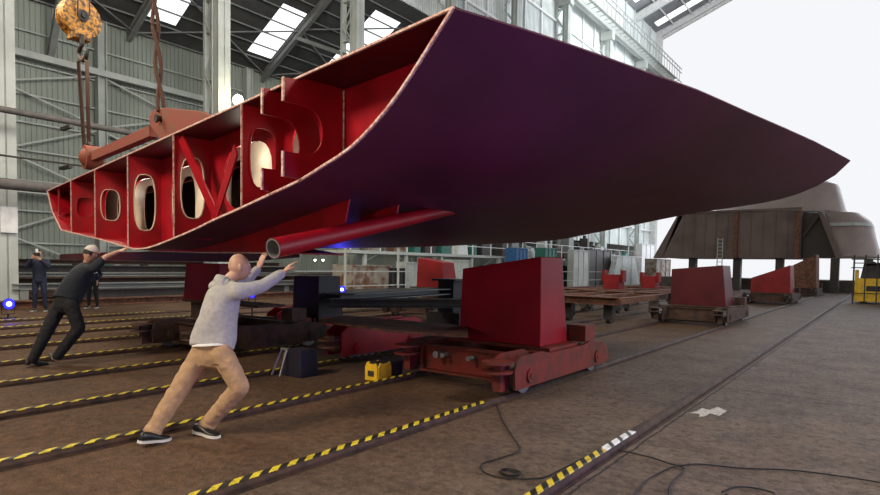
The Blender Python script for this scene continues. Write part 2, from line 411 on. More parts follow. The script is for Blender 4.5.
# runway beam
t = thing('crane_runway', 'long crane runway girder with lattice walkway carried on the laced columns', 'crane rail', (CX+.1,30,24))
bm = NB(); ibeam(bm, V((CX+.1,-8,24.55)), V((CX+.1,76,24.55)), 0.5, 1.1, 0.05); obj('girder', bm, LGREY, t)
bm = NB(); beam(bm, V((CX+.1,-8,25.16)), V((CX+.1,76,25.16)), 0.12, 0.12); obj('rail', bm, DKSTEEL, t)
bm = NB()
for zz in (24.4,25.5,26.0): beam(bm, V((CX+1.0,-8,zz)), V((CX+1.0,76,zz)), 0.07, 0.07)
for i in range(84): beam(bm, V((CX+1.0,-8+i,24.4)), V((CX+1.0,-8+i,26)), .05, .05); beam(bm, V((CX+.3,-8+i,24.4)), V((CX+1.0,-8+i,24.4)), .05, .05)
obj('walkway_railing', bm, GREY, t)
# wall panels frames on pale wall
bm = NB()
for z in (6,8.4,11,13.6,16.2,19,22,25.4,27.6): beam(bm, V((CX-.75,31.5 if z < 17 else -12,z)), V((CX-.75,72,z)), .12, .16)
for y in [COLY[3]+2.65*i for i in range(17)]: beam(bm, V((CX-.78,y,4)), V((CX-.78,y,EAVE)), .1, .16, up=V((0,1,0)))
box(bm, (CX-1.0,71.5,0), (CX-.2,72.2,EAVE+.3))
struct('trim_6', bm, WHITE)
# long service pipes
for nm, lb, z, r, x in (('service_pipe','thick grey pipe running low across the left columns, at head height of the hull tip',3.75,.17,-21.2),
                        ('service_pipe','thin grey pipe running above the thick pipe across the left columns',5.95,.10,-21.2),
                        ('service_pipe','thin dark conduit just above the thick grey pipe on the left',4.6,.03,-21.3)):
    bm = NB(); cyl(bm, V((x,-9,z)), V((x,31,z)), r, seg=12)
    for y in range(-8,31,4): box(bm, (x-.7,y-.06,z-r-.1), (x+.08,y+.06,z-r))
    tag(obj(nm, bm, PIPEM if r > .05 else DKSTEEL, smooth='auto'), lb, 'pipe')
# sign board on left column
t = tag(obj('notice_board', (lambda b: (box(b, (-21.70,6.2,2.3), (-21.66,6.65,3.1)), b)[1])(NB()), WHITE), 'small pale notice board fixed on the leftmost column', 'notice')

# ------------------------------------------------------------------ rails
RX = [-1.74,-3.36,-4.98,-6.55,-8.2,-9.8,-11.5,-13.15,-14.8,-16.5]
def rail(k, x, y0, y1, tape, white, label):
    t = thing('slipway_rail', label, 'rail', (x, y0, 0), 'slipway rails set in the floor')
    bm = NB()
    prof = [(-.055,0.001),(-.055,.03),(-.03,.062),(.03,.062),(.055,.03),(.055,0.001)]
    a = [bm.verts.new((x+px,y0,pz)) for px,pz in prof]; b = [bm.verts.new((x+px,y1,pz)) for px,pz in prof]
    for i in range(6): bm.faces.new((a[i],a[(i+1)%6],b[(i+1)%6],b[i]))
    bm.faces.new(a[::-1]); bm.faces.new(b)
    obj('rail_head', bm, RAILM, t, bevel=0.006)
    bm = NB(); box(bm, (x-.075,y0,0.0005), (x+.075,y1,.008)); obj('base_shadow_strip', bm, RAILM, t)  # dark strip stands in for the shadow along the rail
    def strip(name, m, a_, b_):
        bm = NB(); p = [(-.036,.0585),(-.028,.0648),(.028,.0648),(.036,.0585)]
        A = [bm.verts.new((x+q,a_,w)) for q,w in p]; B = [bm.verts.new((x+q,b_,w)) for q,w in p]
        for i in range(3): bm.faces.new((A[i],A[i+1],B[i+1],B[i]))
        obj(name, bm, m, t)
    if tape: strip('hazard_tape', TAPE, *tape)
    if white: strip('white_tape', TAPEW, *white)
yA = onZ(605,450,.06).y; yA2 = onZ(636,432,.06).y; yB = onZ(492,403,.06).y
lbl = ['rightmost floor rail, with yellow tape then a short white striped piece', 'second floor rail from the right, taped up to the front red cradle',
 'third floor rail from the right, running behind the shoes of the man in grey', 'fourth floor rail from the right, passing behind the legs of the man in grey',
 'fifth floor rail from the right, reaching the knees of the man in grey', 'sixth floor rail from the right, just before the feet of the man in black',
 'seventh floor rail from the right, at the shoes of the man in black', 'eighth floor rail from the right, behind the legs of the man in black',
 'ninth floor rail from the right, one before the furthest', 'furthest floor rail, nearest to the bystanders']
for k, x in enumerate(RX):
    rail(k, x, -2 if k < 9 else -1, 62 if k < 2 else 40, (-2 if k else -1.9, [yA,yB,6.0,7.0,7.2,7.5,8,8.2,8.4,8.6][k]), (yA,yA2) if k == 0 else None, lbl[k])

# ------------------------------------------------------------------ hull section
O0 = V((-4.3, 3.35, 0)); VD = V((.148,.989,0)).normalized(); UD = V((-.989,.148,0)).normalized()
def hp(px, py, d=0.0): return onplane(px, py, O0+VD*d, VD)
hull = thing('hull_section', 'huge dark red ship hull section hanging over the rails, ribbed open end at left', 'ship hull section', hp(300,253,.5))
def resample(pts, n):
    L = [0]
    for a, b in zip(pts, pts[1:]): L.append(L[-1]+(b-a).length)
    out = []
    for i in range(n):
        s = L[-1]*i/(n-1); k = 0
        while k < len(L)-2 and L[k+1] < s: k += 1
        out.append(pts[k].lerp(pts[k+1], (s-L[k])/(L[k+1]-L[k])))
    return out
NF = 40
frontpx = [(455,8),(438,35),(421,62),(402,91),(381,118),(353,147),(326,165),(300,181),(270,195),(240,209),(215,220),(190,232),(152,247),(135,249)]
F3 = resample(smoothpath([hp(*p) for p in frontpx], 4), NF)
topH = F3[0].z
DR = 8.9
rearpx = [(850,160),(838,172),(815,186),(782,198),(738,206),(690,213),(640,223),(590,233),(550,240),(480,244),(400,247)]
tip = onZ(850,160,topH); DR = (tip-O0).dot(VD)
R3 = resample(smoothpath([hp(p[0],p[1],DR) for p in rearpx], 4), NF)
print('topH', topH, 'DR', DR, 'front', F3[0], F3[-1], 'rear', R3[0], R3[-1])
tops = [F3[0]] + [onZ(a,b,topH) for a,b in ((530,31),(603,56),(652,74),(698,90),(750,113),(814,141))] + [R3[0]]
tops = smoothpath(tops, 2)
stations = []
for T in tops:
    w = (T-F3[0]).dot(VD)/(R3[0]-F3[0]).dot(VD); w = min(max(w,0),1)
    row = []
    for i in range(NF):
        p = F3[i].lerp(R3[i], w); f = max(0.0, 1-i/(NF*0.75))
        row.append(p + (T-F3[0].lerp(R3[0], w))*f)
    stations.append(row)
bm = NB()
g = [[bm.verts.new(p) for p in row] for row in stations]
for a, b in zip(g, g[1:]):
    for i in range(NF-1): bm.faces.new((a[i],a[i+1],b[i+1],b[i]))
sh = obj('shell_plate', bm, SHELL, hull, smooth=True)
s = sh.modifiers.new('thick','SOLIDIFY'); s.thickness = 0.03; s.offset = 0
e = sh.modifiers.new('edge','EDGE_SPLIT'); e.split_angle = math.radians(40)
# lower port plate: keel to left tip
kp, lt, lk = F3[-1], hp(48,192), hp(62,230)
tipL = hp(48,191)
lowpts = [kp, hp(100,239), lk, hp(53,212), tipL]
bm = NB()
g = [[bm.verts.new(p + VD*d + V((0,0,.0))) for p in lowpts] for d in (0,1.5,3.5)]
for a, b in zip(g, g[1:]):
    for i in range(len(lowpts)-1): bm.faces.new((a[i],a[i+1],b[i+1],b[i]))
o = obj('bilge_plate', bm, RED, hull, smooth=False); s = o.modifiers.new('thick','SOLIDIFY'); s.thickness = 0.025; s.offset = 0
# top plate
T0, T1 = F3[0], tipL
topline = [T0, hp(405,30), hp(345,57), hp(284,83), hp(238,103), hp(175,133), hp(129,153), hp(96,168), T1]
bm = NB()
topline = [T0.lerp(T1, i/12) for i in range(13)]
a = [bm.verts.new(p) for p in topline]; b = [bm.verts.new(p+VD*1.55) for p in topline]
for i in range(12): bm.faces.new((a[i],a[i+1],b[i+1],b[i]))
o = obj('top_plate', bm, MAROON, hull); s = o.modifiers.new('thick','SOLIDIFY'); s.thickness = 0.025; s.offset = 0  # darker red: shade under the plate is put into its colour
# bare cut edges all along the open end
def edge_strip(name, pts, w=.022, d0=-.012):
    bm = NB()
    for p, q in zip(pts, pts[1:]): beam(bm, p+VD*d0, q+VD*d0, w, w, up=VD)
    return obj(name, bm, EDGE, hull)
edge_strip('cut_edge', [p for p in F3], .019)
edge_strip('cut_edge', topline, .016)
edge_strip('cut_edge', lowpts, .018)
# interpolation along the face: u coordinate -> bottom and top heights
def uof(p): return (p-O0).dot(UD)
bot = sorted([(uof(p), p.z) for p in F3+lowpts])
def zbot(u):
    if u <= bot[0][0]: return bot[0][1]
    for (a,za),(b,zb) in zip(bot, bot[1:]):
        if a <= u <= b: return za+(zb-za)*(u-a)/max(b-a,1e-6)
    return bot[-1][1]
uT0, uT1 = uof(T0), uof(T1)
def ztop(u): return T0.z+(T1.z-T0.z)*(u-uT0)/(uT1-uT0)
def P(u, d, z): q = O0 + UD*u + VD*d; return V((q.x, q.y, z))
def oval(cu, cz, ru, rz, n=20, f=None):
    out = []
    for i in range(n):
        t = 2*math.pi*i/n; x = math.cos(t); z = math.sin(t)
        x = math.copysign(abs(x)**.6, x); z = math.copysign(abs(z)**.8, z)
        out.append((cu+x*ru, cz+z*rz))
    return out
BD = .44
for px, hh in ((72,.20),(96,.23),(129,.31),(175,.30),(243,.30)):
    y = 200 if px < 129 else 190
    u = uof(hp(px, y)); zb, zt = zbot(u), ztop(u)
    outer = [P(u,0,zb),P(u,BD,zb),P(u,BD,zt),P(u,0,zt)]
    hole = [P(u,a,b) for a,b in oval(BD*.48, zb+(zt-zb)*.50, BD*.33, (zt-zb)*hh)]
    bm = NB(); prism(bm, outer, UD*.015, [hole]); obj('girder', bm, RED, hull)
    edge_strip('cut_edge', [P(u,-.004,zb), P(u,-.004,zt)], .013)
    bm = NB(); n = len(hole)
    for i in range(n): beam(bm, hole[i]+UD*.0, hole[(i+1)%n]+UD*.0, .02, .012)
    obj('hole_collar', bm, CREAM if px in (96,129,175) else RED, hull)
# two forward brackets with open mouths (they stick out beyond the end)
for px, X, ya, yb, yc, yd in ((263,-4.55,88,114,168,192),(284,-4.05,77,101,151,179)):
    A = onX(px, ya, X); u = uof(A); d = (A-O0).dot(VD)
    zz = [onX(px, q, X).z for q in (ya,yb,yc,yd)]
    zt, zb = ztop(u), zbot(u)
    cz = (zz[1]+zz[2])/2; rz = (zz[1]-zz[2])/2
    outer = [P(u,d,zz[0]),P(u,d,zz[1])]
    for i in range(0,13):
        t = math.pi/2 - math.pi*i/12
        outer.append(P(u, d+.16+.22*math.cos(t)**.7 if math.cos(t) > 0.01 else d+.16, cz+rz*math.sin(t)))
    outer += [P(u,d,zz[2]),P(u,d+.01,zz[3]+.02),P(u,d+.1,zb+.01),P(u,BD+.12,zb+.01),P(u,BD+.12,zt-.01),P(u,.02,zt-.01),P(u,-.02,zz[0]+.01)]
    bm = NB(); prism(bm, outer, UD*.02); obj('bracket', bm, RED, hull)
    for p, q in ((outer[0],outer[1]),(P(u,d,zz[2]),P(u,d,zz[3]+.02))): bm = NB(); beam(bm, p-VD*.008, q-VD*.008, .03, .014, up=VD); obj('cut_edge', bm, EDGE, hull)
# transverse bulkhead with openings
us = [uof(F3[2])+.02] + [uT0+(uT1-uT0)*i/24 for i in range(1,24)] + [uT1-.02]
us = sorted(set(us)); outer = [P(u,BD,ztop(u)-.01) for u in us] + [P(u,BD,zbot(u)+.02) for u in reversed(us)]
holes = []
gu = [uof(hp(q,190)) for q in (284,243,175,129,96,72)]
for a, b in zip(gu, gu[1:]):
    w_ = abs(a-b); c = a+.46*w_; zb, zt = zbot(c), ztop(c); holes.append([P(x,BD,z) for x,z in oval(c, (zb+zt)/2, w_*.33, (zt-zb)*.33)])
bm = NB(); prism(bm, outer, VD*.02, holes); obj('bulkhead', bm, RED, hull)
# flanges and diagonal stiffeners
bm = NB()
for p, q in (((181,138),(217,218)),((236,150),(216,214))):
    bm = NB(); beam(bm, hp(p[0],p[1],.05), hp(q[0],q[1],.3), .14, .02, up=VD); obj('diagonal_stiffener', bm, RED, hull)
bm = NB()
u = uof(hp(56,200)); beam(bm, P(u,.05,zbot(u)+.06), P(u,.05,ztop(u)-.02), .10, .02, up=VD)
obj('end_flange', bm, RED, hull)
for px in (345,345):
    pass
u = uof(hp(345,150,BD)); edge_strip('weld_seam', [P(u,BD-.005,zbot(u)+.05), P(u,BD-.005,ztop(u)-.03)], .010)
# primer-coloured bulkhead further inside with tall openings, dark sheet added behind to keep them dark
PD = .80
us2 = [uT0+.9+(uT1-uT0-1.0)*i/20 for i in range(21)]
outer = [P(u,PD,ztop(u)-.03) for u in us2] + [P(u,PD,zbot(u)+.05) for u in reversed(us2)]
holes = []
for a, b in zip(gu, gu[1:]):
    w_ = abs(a-b); c = a+.97*w_
    if c < us2[-1]-.3: zb, zt = zbot(c), ztop(c); holes.append([P(x,PD,z) for x,z in oval(c, (zb+zt)/2, w_*.17, (zt-zb)*.34)])
bm = NB(); prism(bm, outer, VD*.02, holes); obj('primed_bulkhead', bm, CREAM, hull, label='cream primer coated inner bulkhead')
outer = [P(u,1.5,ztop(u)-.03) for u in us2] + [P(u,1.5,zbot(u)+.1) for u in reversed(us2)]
bm = NB(); prism(bm, outer, VD*.02); obj('dark_backing', bm, DKSTEEL, hull)
for a, b in zip(gu, gu[1:]):  # unseen point lights added to brighten the cream bulkhead
    c = a+.6*(b-a); l = bpy.data.lights.new('cell_fill','POINT'); l.energy = 5; l.color = (1,.93,.78); l.shadow_soft_size = .08
    lo_ = bpy.data.objects.new('cell_fill', l); C.objects.link(lo_); lo_.location = P(c, .55, (zbot(c)+ztop(c))/2+.3)
# transverse fin plates and shaft tube underneath
def at_d(px, py, d): return hp(px, py, d)
fd = .80
poly = [at_d(150,251,fd), at_d(200,252.5,fd), at_d(267,253,fd), at_d(344,226,fd), at_d(351,188,fd), at_d(330,190,fd), at_d(290,200,fd), at_d(250,216,fd), at_d(200,232,fd)]
bm = NB(); prism(bm, poly, VD*.02); obj('fin_plate', bm, RED, hull)
bm = NB(); beam(bm, poly[0]-VD*.012, poly[1]-VD*.012, .018,.018); beam(bm, poly[1]-VD*.012, poly[2]-VD*.012, .018,.018); obj('cut_edge', bm, EDGE, hull)
fd2 = 1.5
poly = [at_d(360,222,fd2), at_d(396,217,fd2), at_d(400,193,fd2), at_d(378,203,fd2), at_d(360,215,fd2)]
bm = NB(); prism(bm, poly, VD*.02); obj('fin_plate', bm, RED, hull)
pa = onplane(273,248.5, O0+VD*-.2, VD); pb = hp(452,209,2.6)
d, s, u_ = frame_of(pb-pa)
bm = NB(); r0, r1, seg = .088, .070, 28
rings = []
for p, r in ((pa,r0),(pa,r0-.016),(pa+d*.35,r0-.02)): rings.append([bm.verts.new(p+(s*math.cos(2*math.pi*k/seg)+u_*math.sin(2*math.pi*k/seg))*r) for k in range(seg)])
for a, b in zip(rings, rings[1:]):
    for k in range(seg): bm.faces.new((a[k],a[(k+1)%seg],b[(k+1)%seg],b[k]))
bm.faces.new(rings[2])
st_in = obj('tube_bore', bm, STEEL, hull, smooth='auto')
bm = NB(); cyl(bm, pa+d*.002, pb, r0+.001, r1, seg=28, caps=False); obj('shaft_tube', bm, RED, hull, smooth=True)
# flat keel plates
bm = NB()
k0, k1 = hp(20,262,3.2), None
for (a,b,yy) in ((at_d(60,258,1.6),at_d(240,254,1.6),0),):
    hexa(bm, [V((a.x,a.y,1.50)),V((b.x,b.y,1.50)),V((b.x,b.y+1.2,1.60)),V((a.x,a.y+1.2,1.60)),V((a.x,a.y,1.66)),V((b.x,b.y,1.72)),V((b.x,b.y+1.2,1.75)),V((a.x,a.y+1.2,1.75))])
obj('keel_plate', bm, MAROON, hull)

# crane gear
lug = thing('lifting_beam', 'rusty red lifting plate with a shackle eye on top of the hull section', 'lifting beam', hp(180,140,.9))
D1 = .9
poly = [hp(a,b,D1) for a,b in ((150,126),(149,116),(153,110),(165,107.5),(200,111),(216,118),(222,128),(200,150),(172,146),(160,138))]
c = hp(161,119,D1); hole = [c + UD*.05*math.cos(t)+V((0,0,.05*math.sin(t))) for t in [2*math.pi*i/12 for i in range(12)]]
bm = NB(); prism(bm, poly, VD*.10, [hole]); obj('eye_plate', bm, RUSTRED, lug, bevel=.008)
bm = NB(); cyl(bm, c-VD*.06, c+VD*.16, .05, seg=16); cyl(bm, c-VD*.09, c-VD*.06, .075, seg=16); obj('shackle_pin', bm, DKSTEEL, lug, smooth='auto')
arm = thing('spreader_arm', 'rusty tapered steel arm with a rounded knob end, left of the red eye plate', 'lifting arm', hp(88,158,1.0))
pA_, pB_ = hp(92,158,1.0), hp(154,131.5,1.0)
bm = NB(); beam(bm, pA_, pB_, .16, .19, up=V((0,0,1))); sphere(bm, pA_, .26, 3); cyl(bm, pA_-VD*.16, pA_+VD*.16, .27, seg=28); obj('arm_tube', bm, RUSTRED, arm, smooth='auto')
bm = NB()
q = hp(89,152,1.0)
for dx in (-4,4): tube(bm, [hp(89+dx,154,1.0), hp(89+dx*.9,146,1.0), hp(89,143,1.0)], .035)
obj('shackle', bm, DKSTEEL, arm)
def twist(name, label, p0, p1, r, gap, n=40, turns=3):
    bm = NB(); d, s, u = frame_of(p1-p0)
    for ph in (0, math.pi):
        pts = []
        for i in range(n+1):
            t = i/n; a = ph+turns*math.pi*t
            pts.append(p0.lerp(p1, t) + (s*math.cos(a)+u*math.sin(a))*gap*(1.0 if t > .03 else .3))
        tube(bm, pts, r, 7)
    return tag(obj(name, bm, ROPE, smooth=True), label, 'sling')
twist('wire_sling', 'twisted brown wire sling holding the red eye plate', hp(152,-30,D1+.0), hp(161,112,D1+.03), .033, .045, n=60, turns=3.5)
# hook block
hb = thing('crane_hook_block', 'yellow orange crane hook block with sheaves above the left sling', 'crane hook', hp(82,20,1.0))
hc = hp(79,17,1.0); sc_ = (hc-CAM).length/F
Rd = 15*sc_
KD = (Matrix.Rotation(math.radians(28),3,'Z') @ V((ray(78,250).x,ray(78,250).y,0))).normalized()
bm = NB()
vdir = (hc-CAM).normalized()
for off in (-.10,-.03,.04,.11): cyl(bm, hc+KD*(off-.03), hc+KD*(off+.03), Rd*.95, seg=28)
obj('sheave', bm, HOOKY, hb, smooth='auto')
bm = NB()
for off in (-.16,.14): cyl(bm, hc+KD*off-V((0,0,.05)), hc+KD*(off+.03)-V((0,0,.05)), Rd, seg=28); 
beam(bm, hc+V((0,0,-Rd*.7)), hc+V((0,0,-Rd*1.22)), Rd*.9, .35, up=KD)
obj('side_cheek', bm, HOOKY, hb, smooth='auto', bevel=.01)
bm = NB(); cyl(bm, hc-KD*.24, hc+KD*.2, .06, seg=16); cyl(bm, hc-KD*.20, hc-KD*.17, .13, seg=20); obj('axle', bm, DKSTEEL, hb, smooth='auto')
bm = NB(); w0 = hp(82,38,1.0); cyl(bm, w0+V((0,0,.08)), w0-V((0,0,.12)), .05, seg=12)
hk = [hp(x,y,1.0) for x,y in ((82,41),(82,45),(80,49),(79,54),(80.5,59),(83.5,60),(86,57),(86.5,52),(85,49))]
tube(bm, smoothpath(hk,4), .05, 10); obj('hook', bm, DKSTEEL, hb, smooth='auto')
tag(obj('hoist_rope', (lambda b: ([tube(b, [hc+V((dx,0,0))*Rd*.6+VD*o, hc+V((dx*Rd*.5,0,9))+VD*o], .018, 6) for dx in (-1,1) for o in (-.12,.12)], b)[1])(NB()), ROPE), 'crane hoist ropes running up out of view from the hook block', 'rope')
bm = NB()
a0 = hp(83,57,1.0)
tube(bm, [a0+UD*.03, hp(78.5,62,1.0), hp(84.5,150,1.0)], .04, 7); tube(bm, [a0-UD*.03, hp(87,62,1.0), hp(89,150,1.0)], .04, 7)
tag(obj('wire_sling', bm, ROPE, smooth=True), 'pair of straight brown wire slings under the yellow hook block', 'sling')

# ------------------------------------------------------------------ cradles
def cradle(label, xc, y0, mats, top=(1.18,1.62), depth=.85, wd=1.32, rust=ORANGE, off=0.0, z0=.50, big=False, tx=(.0,.06)):
    """xc = centre between the two rails, off = offset of the block"""
    t = thing('hull_cradle', label, 'cradle', (xc, y0, 0))
    hw, L = wd/2, depth
    X = lambda q: xc+off+q
    XF = lambda q: xc+q
    bm = NB()
    pts = [V((X(-hw),y0,z0)),V((X(hw),y0,z0)),V((X(hw),y0+L,z0)),V((X(-hw),y0+L,z0)),
           V((X(-hw+tx[0]),y0+.06,top[0])),V((X(hw-tx[1]),y0+.06,top[1])),V((X(hw-tx[1]),y0+L-.10,top[1])),V((X(-hw+tx[0]),y0+L-.10,top[0]))]
    hexa(bm, pts); obj('support_block', bm, mats, t, bevel=.012)
    Y0 = y0
    for sgn in (-1,1):
        y0 = Y0 + (.38 if big and sgn < 0 else 0)
        xs = XF(sgn*.81)
        bm = NB(); e = y0+L
        poly = [(y0-.95,.13),(y0-.97,.34),(y0-.93,.45),(y0-.82,.50),(y0-.30,.50),(y0-.15,.46),(e+.1,.46),(e+.3,.50),(e+.75,.44),(e+.9,.32),(e+.9,.13)]
        for dx in (-.14,.14): prism(bm, [V((xs+dx-.014,a,b)) for a,b in poly], V((.028,0,0)))
        box(bm, (xs-.13,y0-.15,.44), (xs+.13,e+.4,.455)); box(bm, (xs-.13,y0-.6,.14), (xs+.13,y0-.45,.16))
        obj('side_frame', bm, rust, t)
        for yy in (y0-.62, e+.55):
            bm = NB(); cyl(bm, V((xs-.05,yy,.225)), V((xs+.05,yy,.225)), .16, seg=24); cyl(bm, V((xs+.05,yy,.225)), V((xs+.075,yy,.225)), .18, seg=24)
            obj('wheel', bm, STEEL, t, smooth='auto')
            bm = NB(); cyl(bm, V((xs-.18,yy,.26)), V((xs+.185,yy,.26)), .035, seg=12); cyl(bm, V((xs+.15,yy,.26)), V((xs+.175,yy,.26)), .085, seg=20)
            obj('axle_cap', bm, rust, t, smooth='auto')
        bm = NB()
        for zz in (.33,.43): cyl(bm, V((xs-.02,y0-1.06,zz)), V((xs-.02,y0-1.06,zz+.022)), .175, seg=28); box(bm, (xs-.17,y0-1.06,zz), (xs+.13,y0-.9,zz+.02))
        box(bm, (xs-.06,y0-1.08,.12), (xs+.04,y0-.9,.44)); obj('buffer_plate', bm, rust, t, smooth='auto')
        bm = NB(); box(bm, (xs-.13,e+.86,.14), (xs+.13,e+1.12,.36), top=(.8,.6)); obj('end_buffer', bm, rust, t, bevel=.02)
    y0 = Y0
    for ya, yb in ((y0-.50,y0-.46),(y0+L+.3,y0+L+.34)):
        bm = NB(); box(bm, (XF(-.66),ya,.14), (XF(.66),yb,.44)); box(bm, (XF(-.66),ya-.12,.12), (XF(.66),yb+.08,.145)); box(bm, (XF(-.66),ya-.05,.44), (XF(.66),yb+.05,.46))
        obj('cross_beam', bm, rust, t)
    bm = NB(); box(bm, (min(X(-hw),XF(-.75)),y0-.02,z0-.04), (max(X(hw),XF(.9)),y0+L+.02,z0)); 
    if z0 > .6: box(bm, (X(-hw+.1),y0+.1,.44), (X(hw-.1),y0+L-.1,z0-.04))
    obj('bed_plate', bm, rust, t)
    if big:
        for q, rr in ((-.38,.045),(-.28,.03),(.12,.03)):
            bm = NB(); cyl(bm, V((XF(q),y0-.50,.36)), V((XF(q),y0-.66,.36)), rr, seg=12); obj('lock_pin', bm, STEEL, t, smooth='auto')
    bm = NB(); box(bm, (XF(.70),y0+L+.10,.50), (XF(.98),y0+L+.42,.72)); obj('end_box', bm, rust, t, bevel=.01)
    return t
xBC = (RX[1]+RX[2])/2
cradle('large bright red tapered cradle block on a rusty wheeled trolley, nearest to the camera', xBC, 6.57, CRADLE, top=(1.46,1.63), depth=.77, wd=1.25, off=.14, big=True, tx=(.0,.05))
cradle('dark maroon cradle block, second in the right row behind the bright red one', xBC, onX(741,318,RX[1]).y-1.7, MAROON, (1.5,1.62), 1.1, 1.45, DKRUST, tx=(-.02,.12))
cradle('reddish sloped cradle block third in the right row, beyond the maroon one', xBC, onX(795,297,RX[1]).y-1.6, FARRED, (1.15,1.75), 1.5, 1.6, DKRUST)
cradle('brown sloped cradle block at the far end of the right row', xBC, onX(822,289,RX[1]).y-4.6, RUST, (1.6,2.5), 2.0, 1.7, DKRUST)
cradle('purple red cradle block under the open hull end between the two pushing men', (RX[4]+RX[5])/2, 5.8, CRADLE, (1.47,1.47), .5, 1.15, DKRUST, off=-.85, z0=.80)
xDE = (RX[3]+RX[4])/2
cradle('faded red cradle block seen above the black square stand', (RX[5]+RX[6])/2, 13.5, FARRED, (1.72,1.58), .7, 1.0, DKRUST, z0=.85)
# ------------------------------------------------------------------ people
def loft(bm, rings, seg=20, up=None):
    """rings: (centre, half-width vector, half-depth vector)"""
    R_ = []
    for c, a, b in rings:
        R_.append([bm.verts.new(V(c)+V(a)*math.cos(2*math.pi*k/seg)+V(b)*math.sin(2*math.pi*k/seg)) for k in range(seg)])
    for a, b in zip(R_, R_[1:]):
        for k in range(seg): bm.faces.new((a[k],a[(k+1)%seg],b[(k+1)%seg],b[k]))
    bm.faces.new(R_[0][::-1]); bm.faces.new(R_[-1])
def limb(bm, pts, rad, seg=14):
    pts = [V(p) for p in pts]
    for (p, q), (r, s_) in zip(zip(pts, pts[1:]), zip(rad, rad[1:])): cyl(bm, p, q, r, s_, seg)
    for p, r in zip(pts, rad): sphere(bm, p, r*1.0, 2)
def head_mesh(bm, c, fwd, up, s=1.0):
    fwd = V(fwd).normalized(); up = V(up).normalized(); up = (up-fwd*up.dot(fwd)).normalized(); sd = fwd.cross(up)
    M = Matrix((sd, fwd, up)).transposed()
    g = bmesh.ops.create_icosphere(bm, subdivisions=4, radius=1.0)
    for v in g['verts']:
        x, y, z = v.co
        X_, Y_, Z_ = x*.076, y*.094, z*.118
        if z < 0: X_ *= 1-.28*(-z)**1.5; 
        if z < 0 and y < 0: Y_ *= 1-.35*(-z)
        if y > .5:                       # face: flatter, sockets, nose, lips
            Y_ *= .95
            if abs(x) < .18 and -.42 < z < .12: Y_ += .022*(1-abs(x)/.18)*(1-(z+.42)/.60+.1)
            for ex in (-.38,.38):
                dd = ((x-ex)/.2)**2+((z-.05)/.13)**2
                if dd < 1: Y_ -= .009*(1-dd)
            if abs(x) < .3 and -.66 < z < -.52: Y_ += .005
        v.co = M @ V((X_,Y_,Z_))*s + V(c)
    for sgn in (-1,1):
        ce = V(c)+sd*(.078*sgn*s)-fwd*.008*s-up*.008*s
        sphere(bm, ce, .032*s, 2, (.35,.62,1.0), M)
    return M
def hand_mesh(bm, w, d, n, side, curl=.35, s=1.0, spread=1.0):
    """w wrist, d towards fingers, n palm normal (direction the palm faces), side: towards thumb"""
    w = V(w); d = V(d).normalized(); n = V(n); n = (n-d*n.dot(d)).normalized(); t = d.cross(n)*side
    loft(bm, [(w-d*.02*s, t*.028*s, n*.021*s),(w+d*.02*s, t*.034*s, n*.018*s),(w+d*.055*s, t*.042*s, n*.016*s),(w+d*.09*s, t*.042*s, n*.014*s),(w+d*.10*s, t*.038*s, n*.009*s)], 14)
    for off, L in ((.032,.072),(.011,.080),(-.011,.075),(-.032,.058)):
        p = w + d*.092*s + t*off*s; dd = (d + t*off*2.5*spread).normalized(); pts = [p-dd*.015*s]; a = curl
        pts.append(p)
        for seg, k in ((.45,.5),(.30,1.2),(.25,1.8)):
            q = dd*math.cos(a*k)+n*math.sin(a*k); p = p + q*L*seg*s; pts.append(p)
        limb(bm, pts, [.0085*s,.0088*s,.0082*s,.0075*s,.0062*s], 8)
    p = w + t*.028*s + d*.022*s; pts = [w+t*.012*s+d*.012*s, p, p+(t*.75+d*.65+n*.25).normalized()*.036*s, p+(t*.75+d*.65+n*.25).normalized()*.036*s+(t*.35+d*.9+n*.3).normalized()*.032*s]
    limb(bm, pts, [.014*s,.013*s,.010*s,.008*s], 8)
def organic(name, bm, m, parent, vox=.012, sm=6, label=None, disp=None):
    o = obj(name, bm, m, parent, smooth=True, label=label)
    r = o.modifiers.new('skin','REMESH'); r.mode = 'VOXEL'; r.voxel_size = vox; r.use_smooth_shade = True
    if sm: q = o.modifiers.new('soft','SMOOTH'); q.iterations = sm; q.factor = .5
    if disp:
        tx = bpy.data.textures.new(name+'_folds','CLOUDS'); tx.noise_scale = disp[1]
        dm = o.modifiers.new('folds','DISPLACE'); dm.texture = tx; dm.strength = disp[0]; dm.mid_level = .5
    return o
SKIN = mat('skin', (0.55,0.32,0.22), 0.5, var=0.15, scale=15, bump=0.05)
HOODIE = mat('grey_fleece', (0.43,0.425,0.43), 0.9, var=0.15, scale=30, bump=0.25)
TEE = mat('white_cotton', (0.8,0.8,0.8), 0.8)
TAN = mat('tan_chino', (0.43,0.275,0.155), 0.85, var=0.15, scale=20, bump=0.2)
BLKCL = mat('black_cloth', (0.007,0.008,0.010), 0.85, scale=20, bump=0.2)
DKTEE = mat('charcoal_cotton', (0.018,0.026,0.036), 0.85, scale=20, bump=0.2)
NAVY = mat('navy_cloth', (0.012,0.018,0.045), 0.8, scale=20, bump=0.2)
SHOE = mat('black_leather', (0.012,0.012,0.014), 0.4)
SOLE = mat('white_rubber_sole', (0.7,0.68,0.65), 0.6)
SOLED = mat('brown_boot', (0.06,0.045,0.03), 0.7)
CAPW = mat('white_cap_cloth', (0.7,0.68,0.62), 0.8)
HAIR = mat('dark_hair', (0.02,0.016,0.013), 0.7, bump=0.4)
EYEW = mat('eye_white', (0.8,0.8,0.78), 0.2)
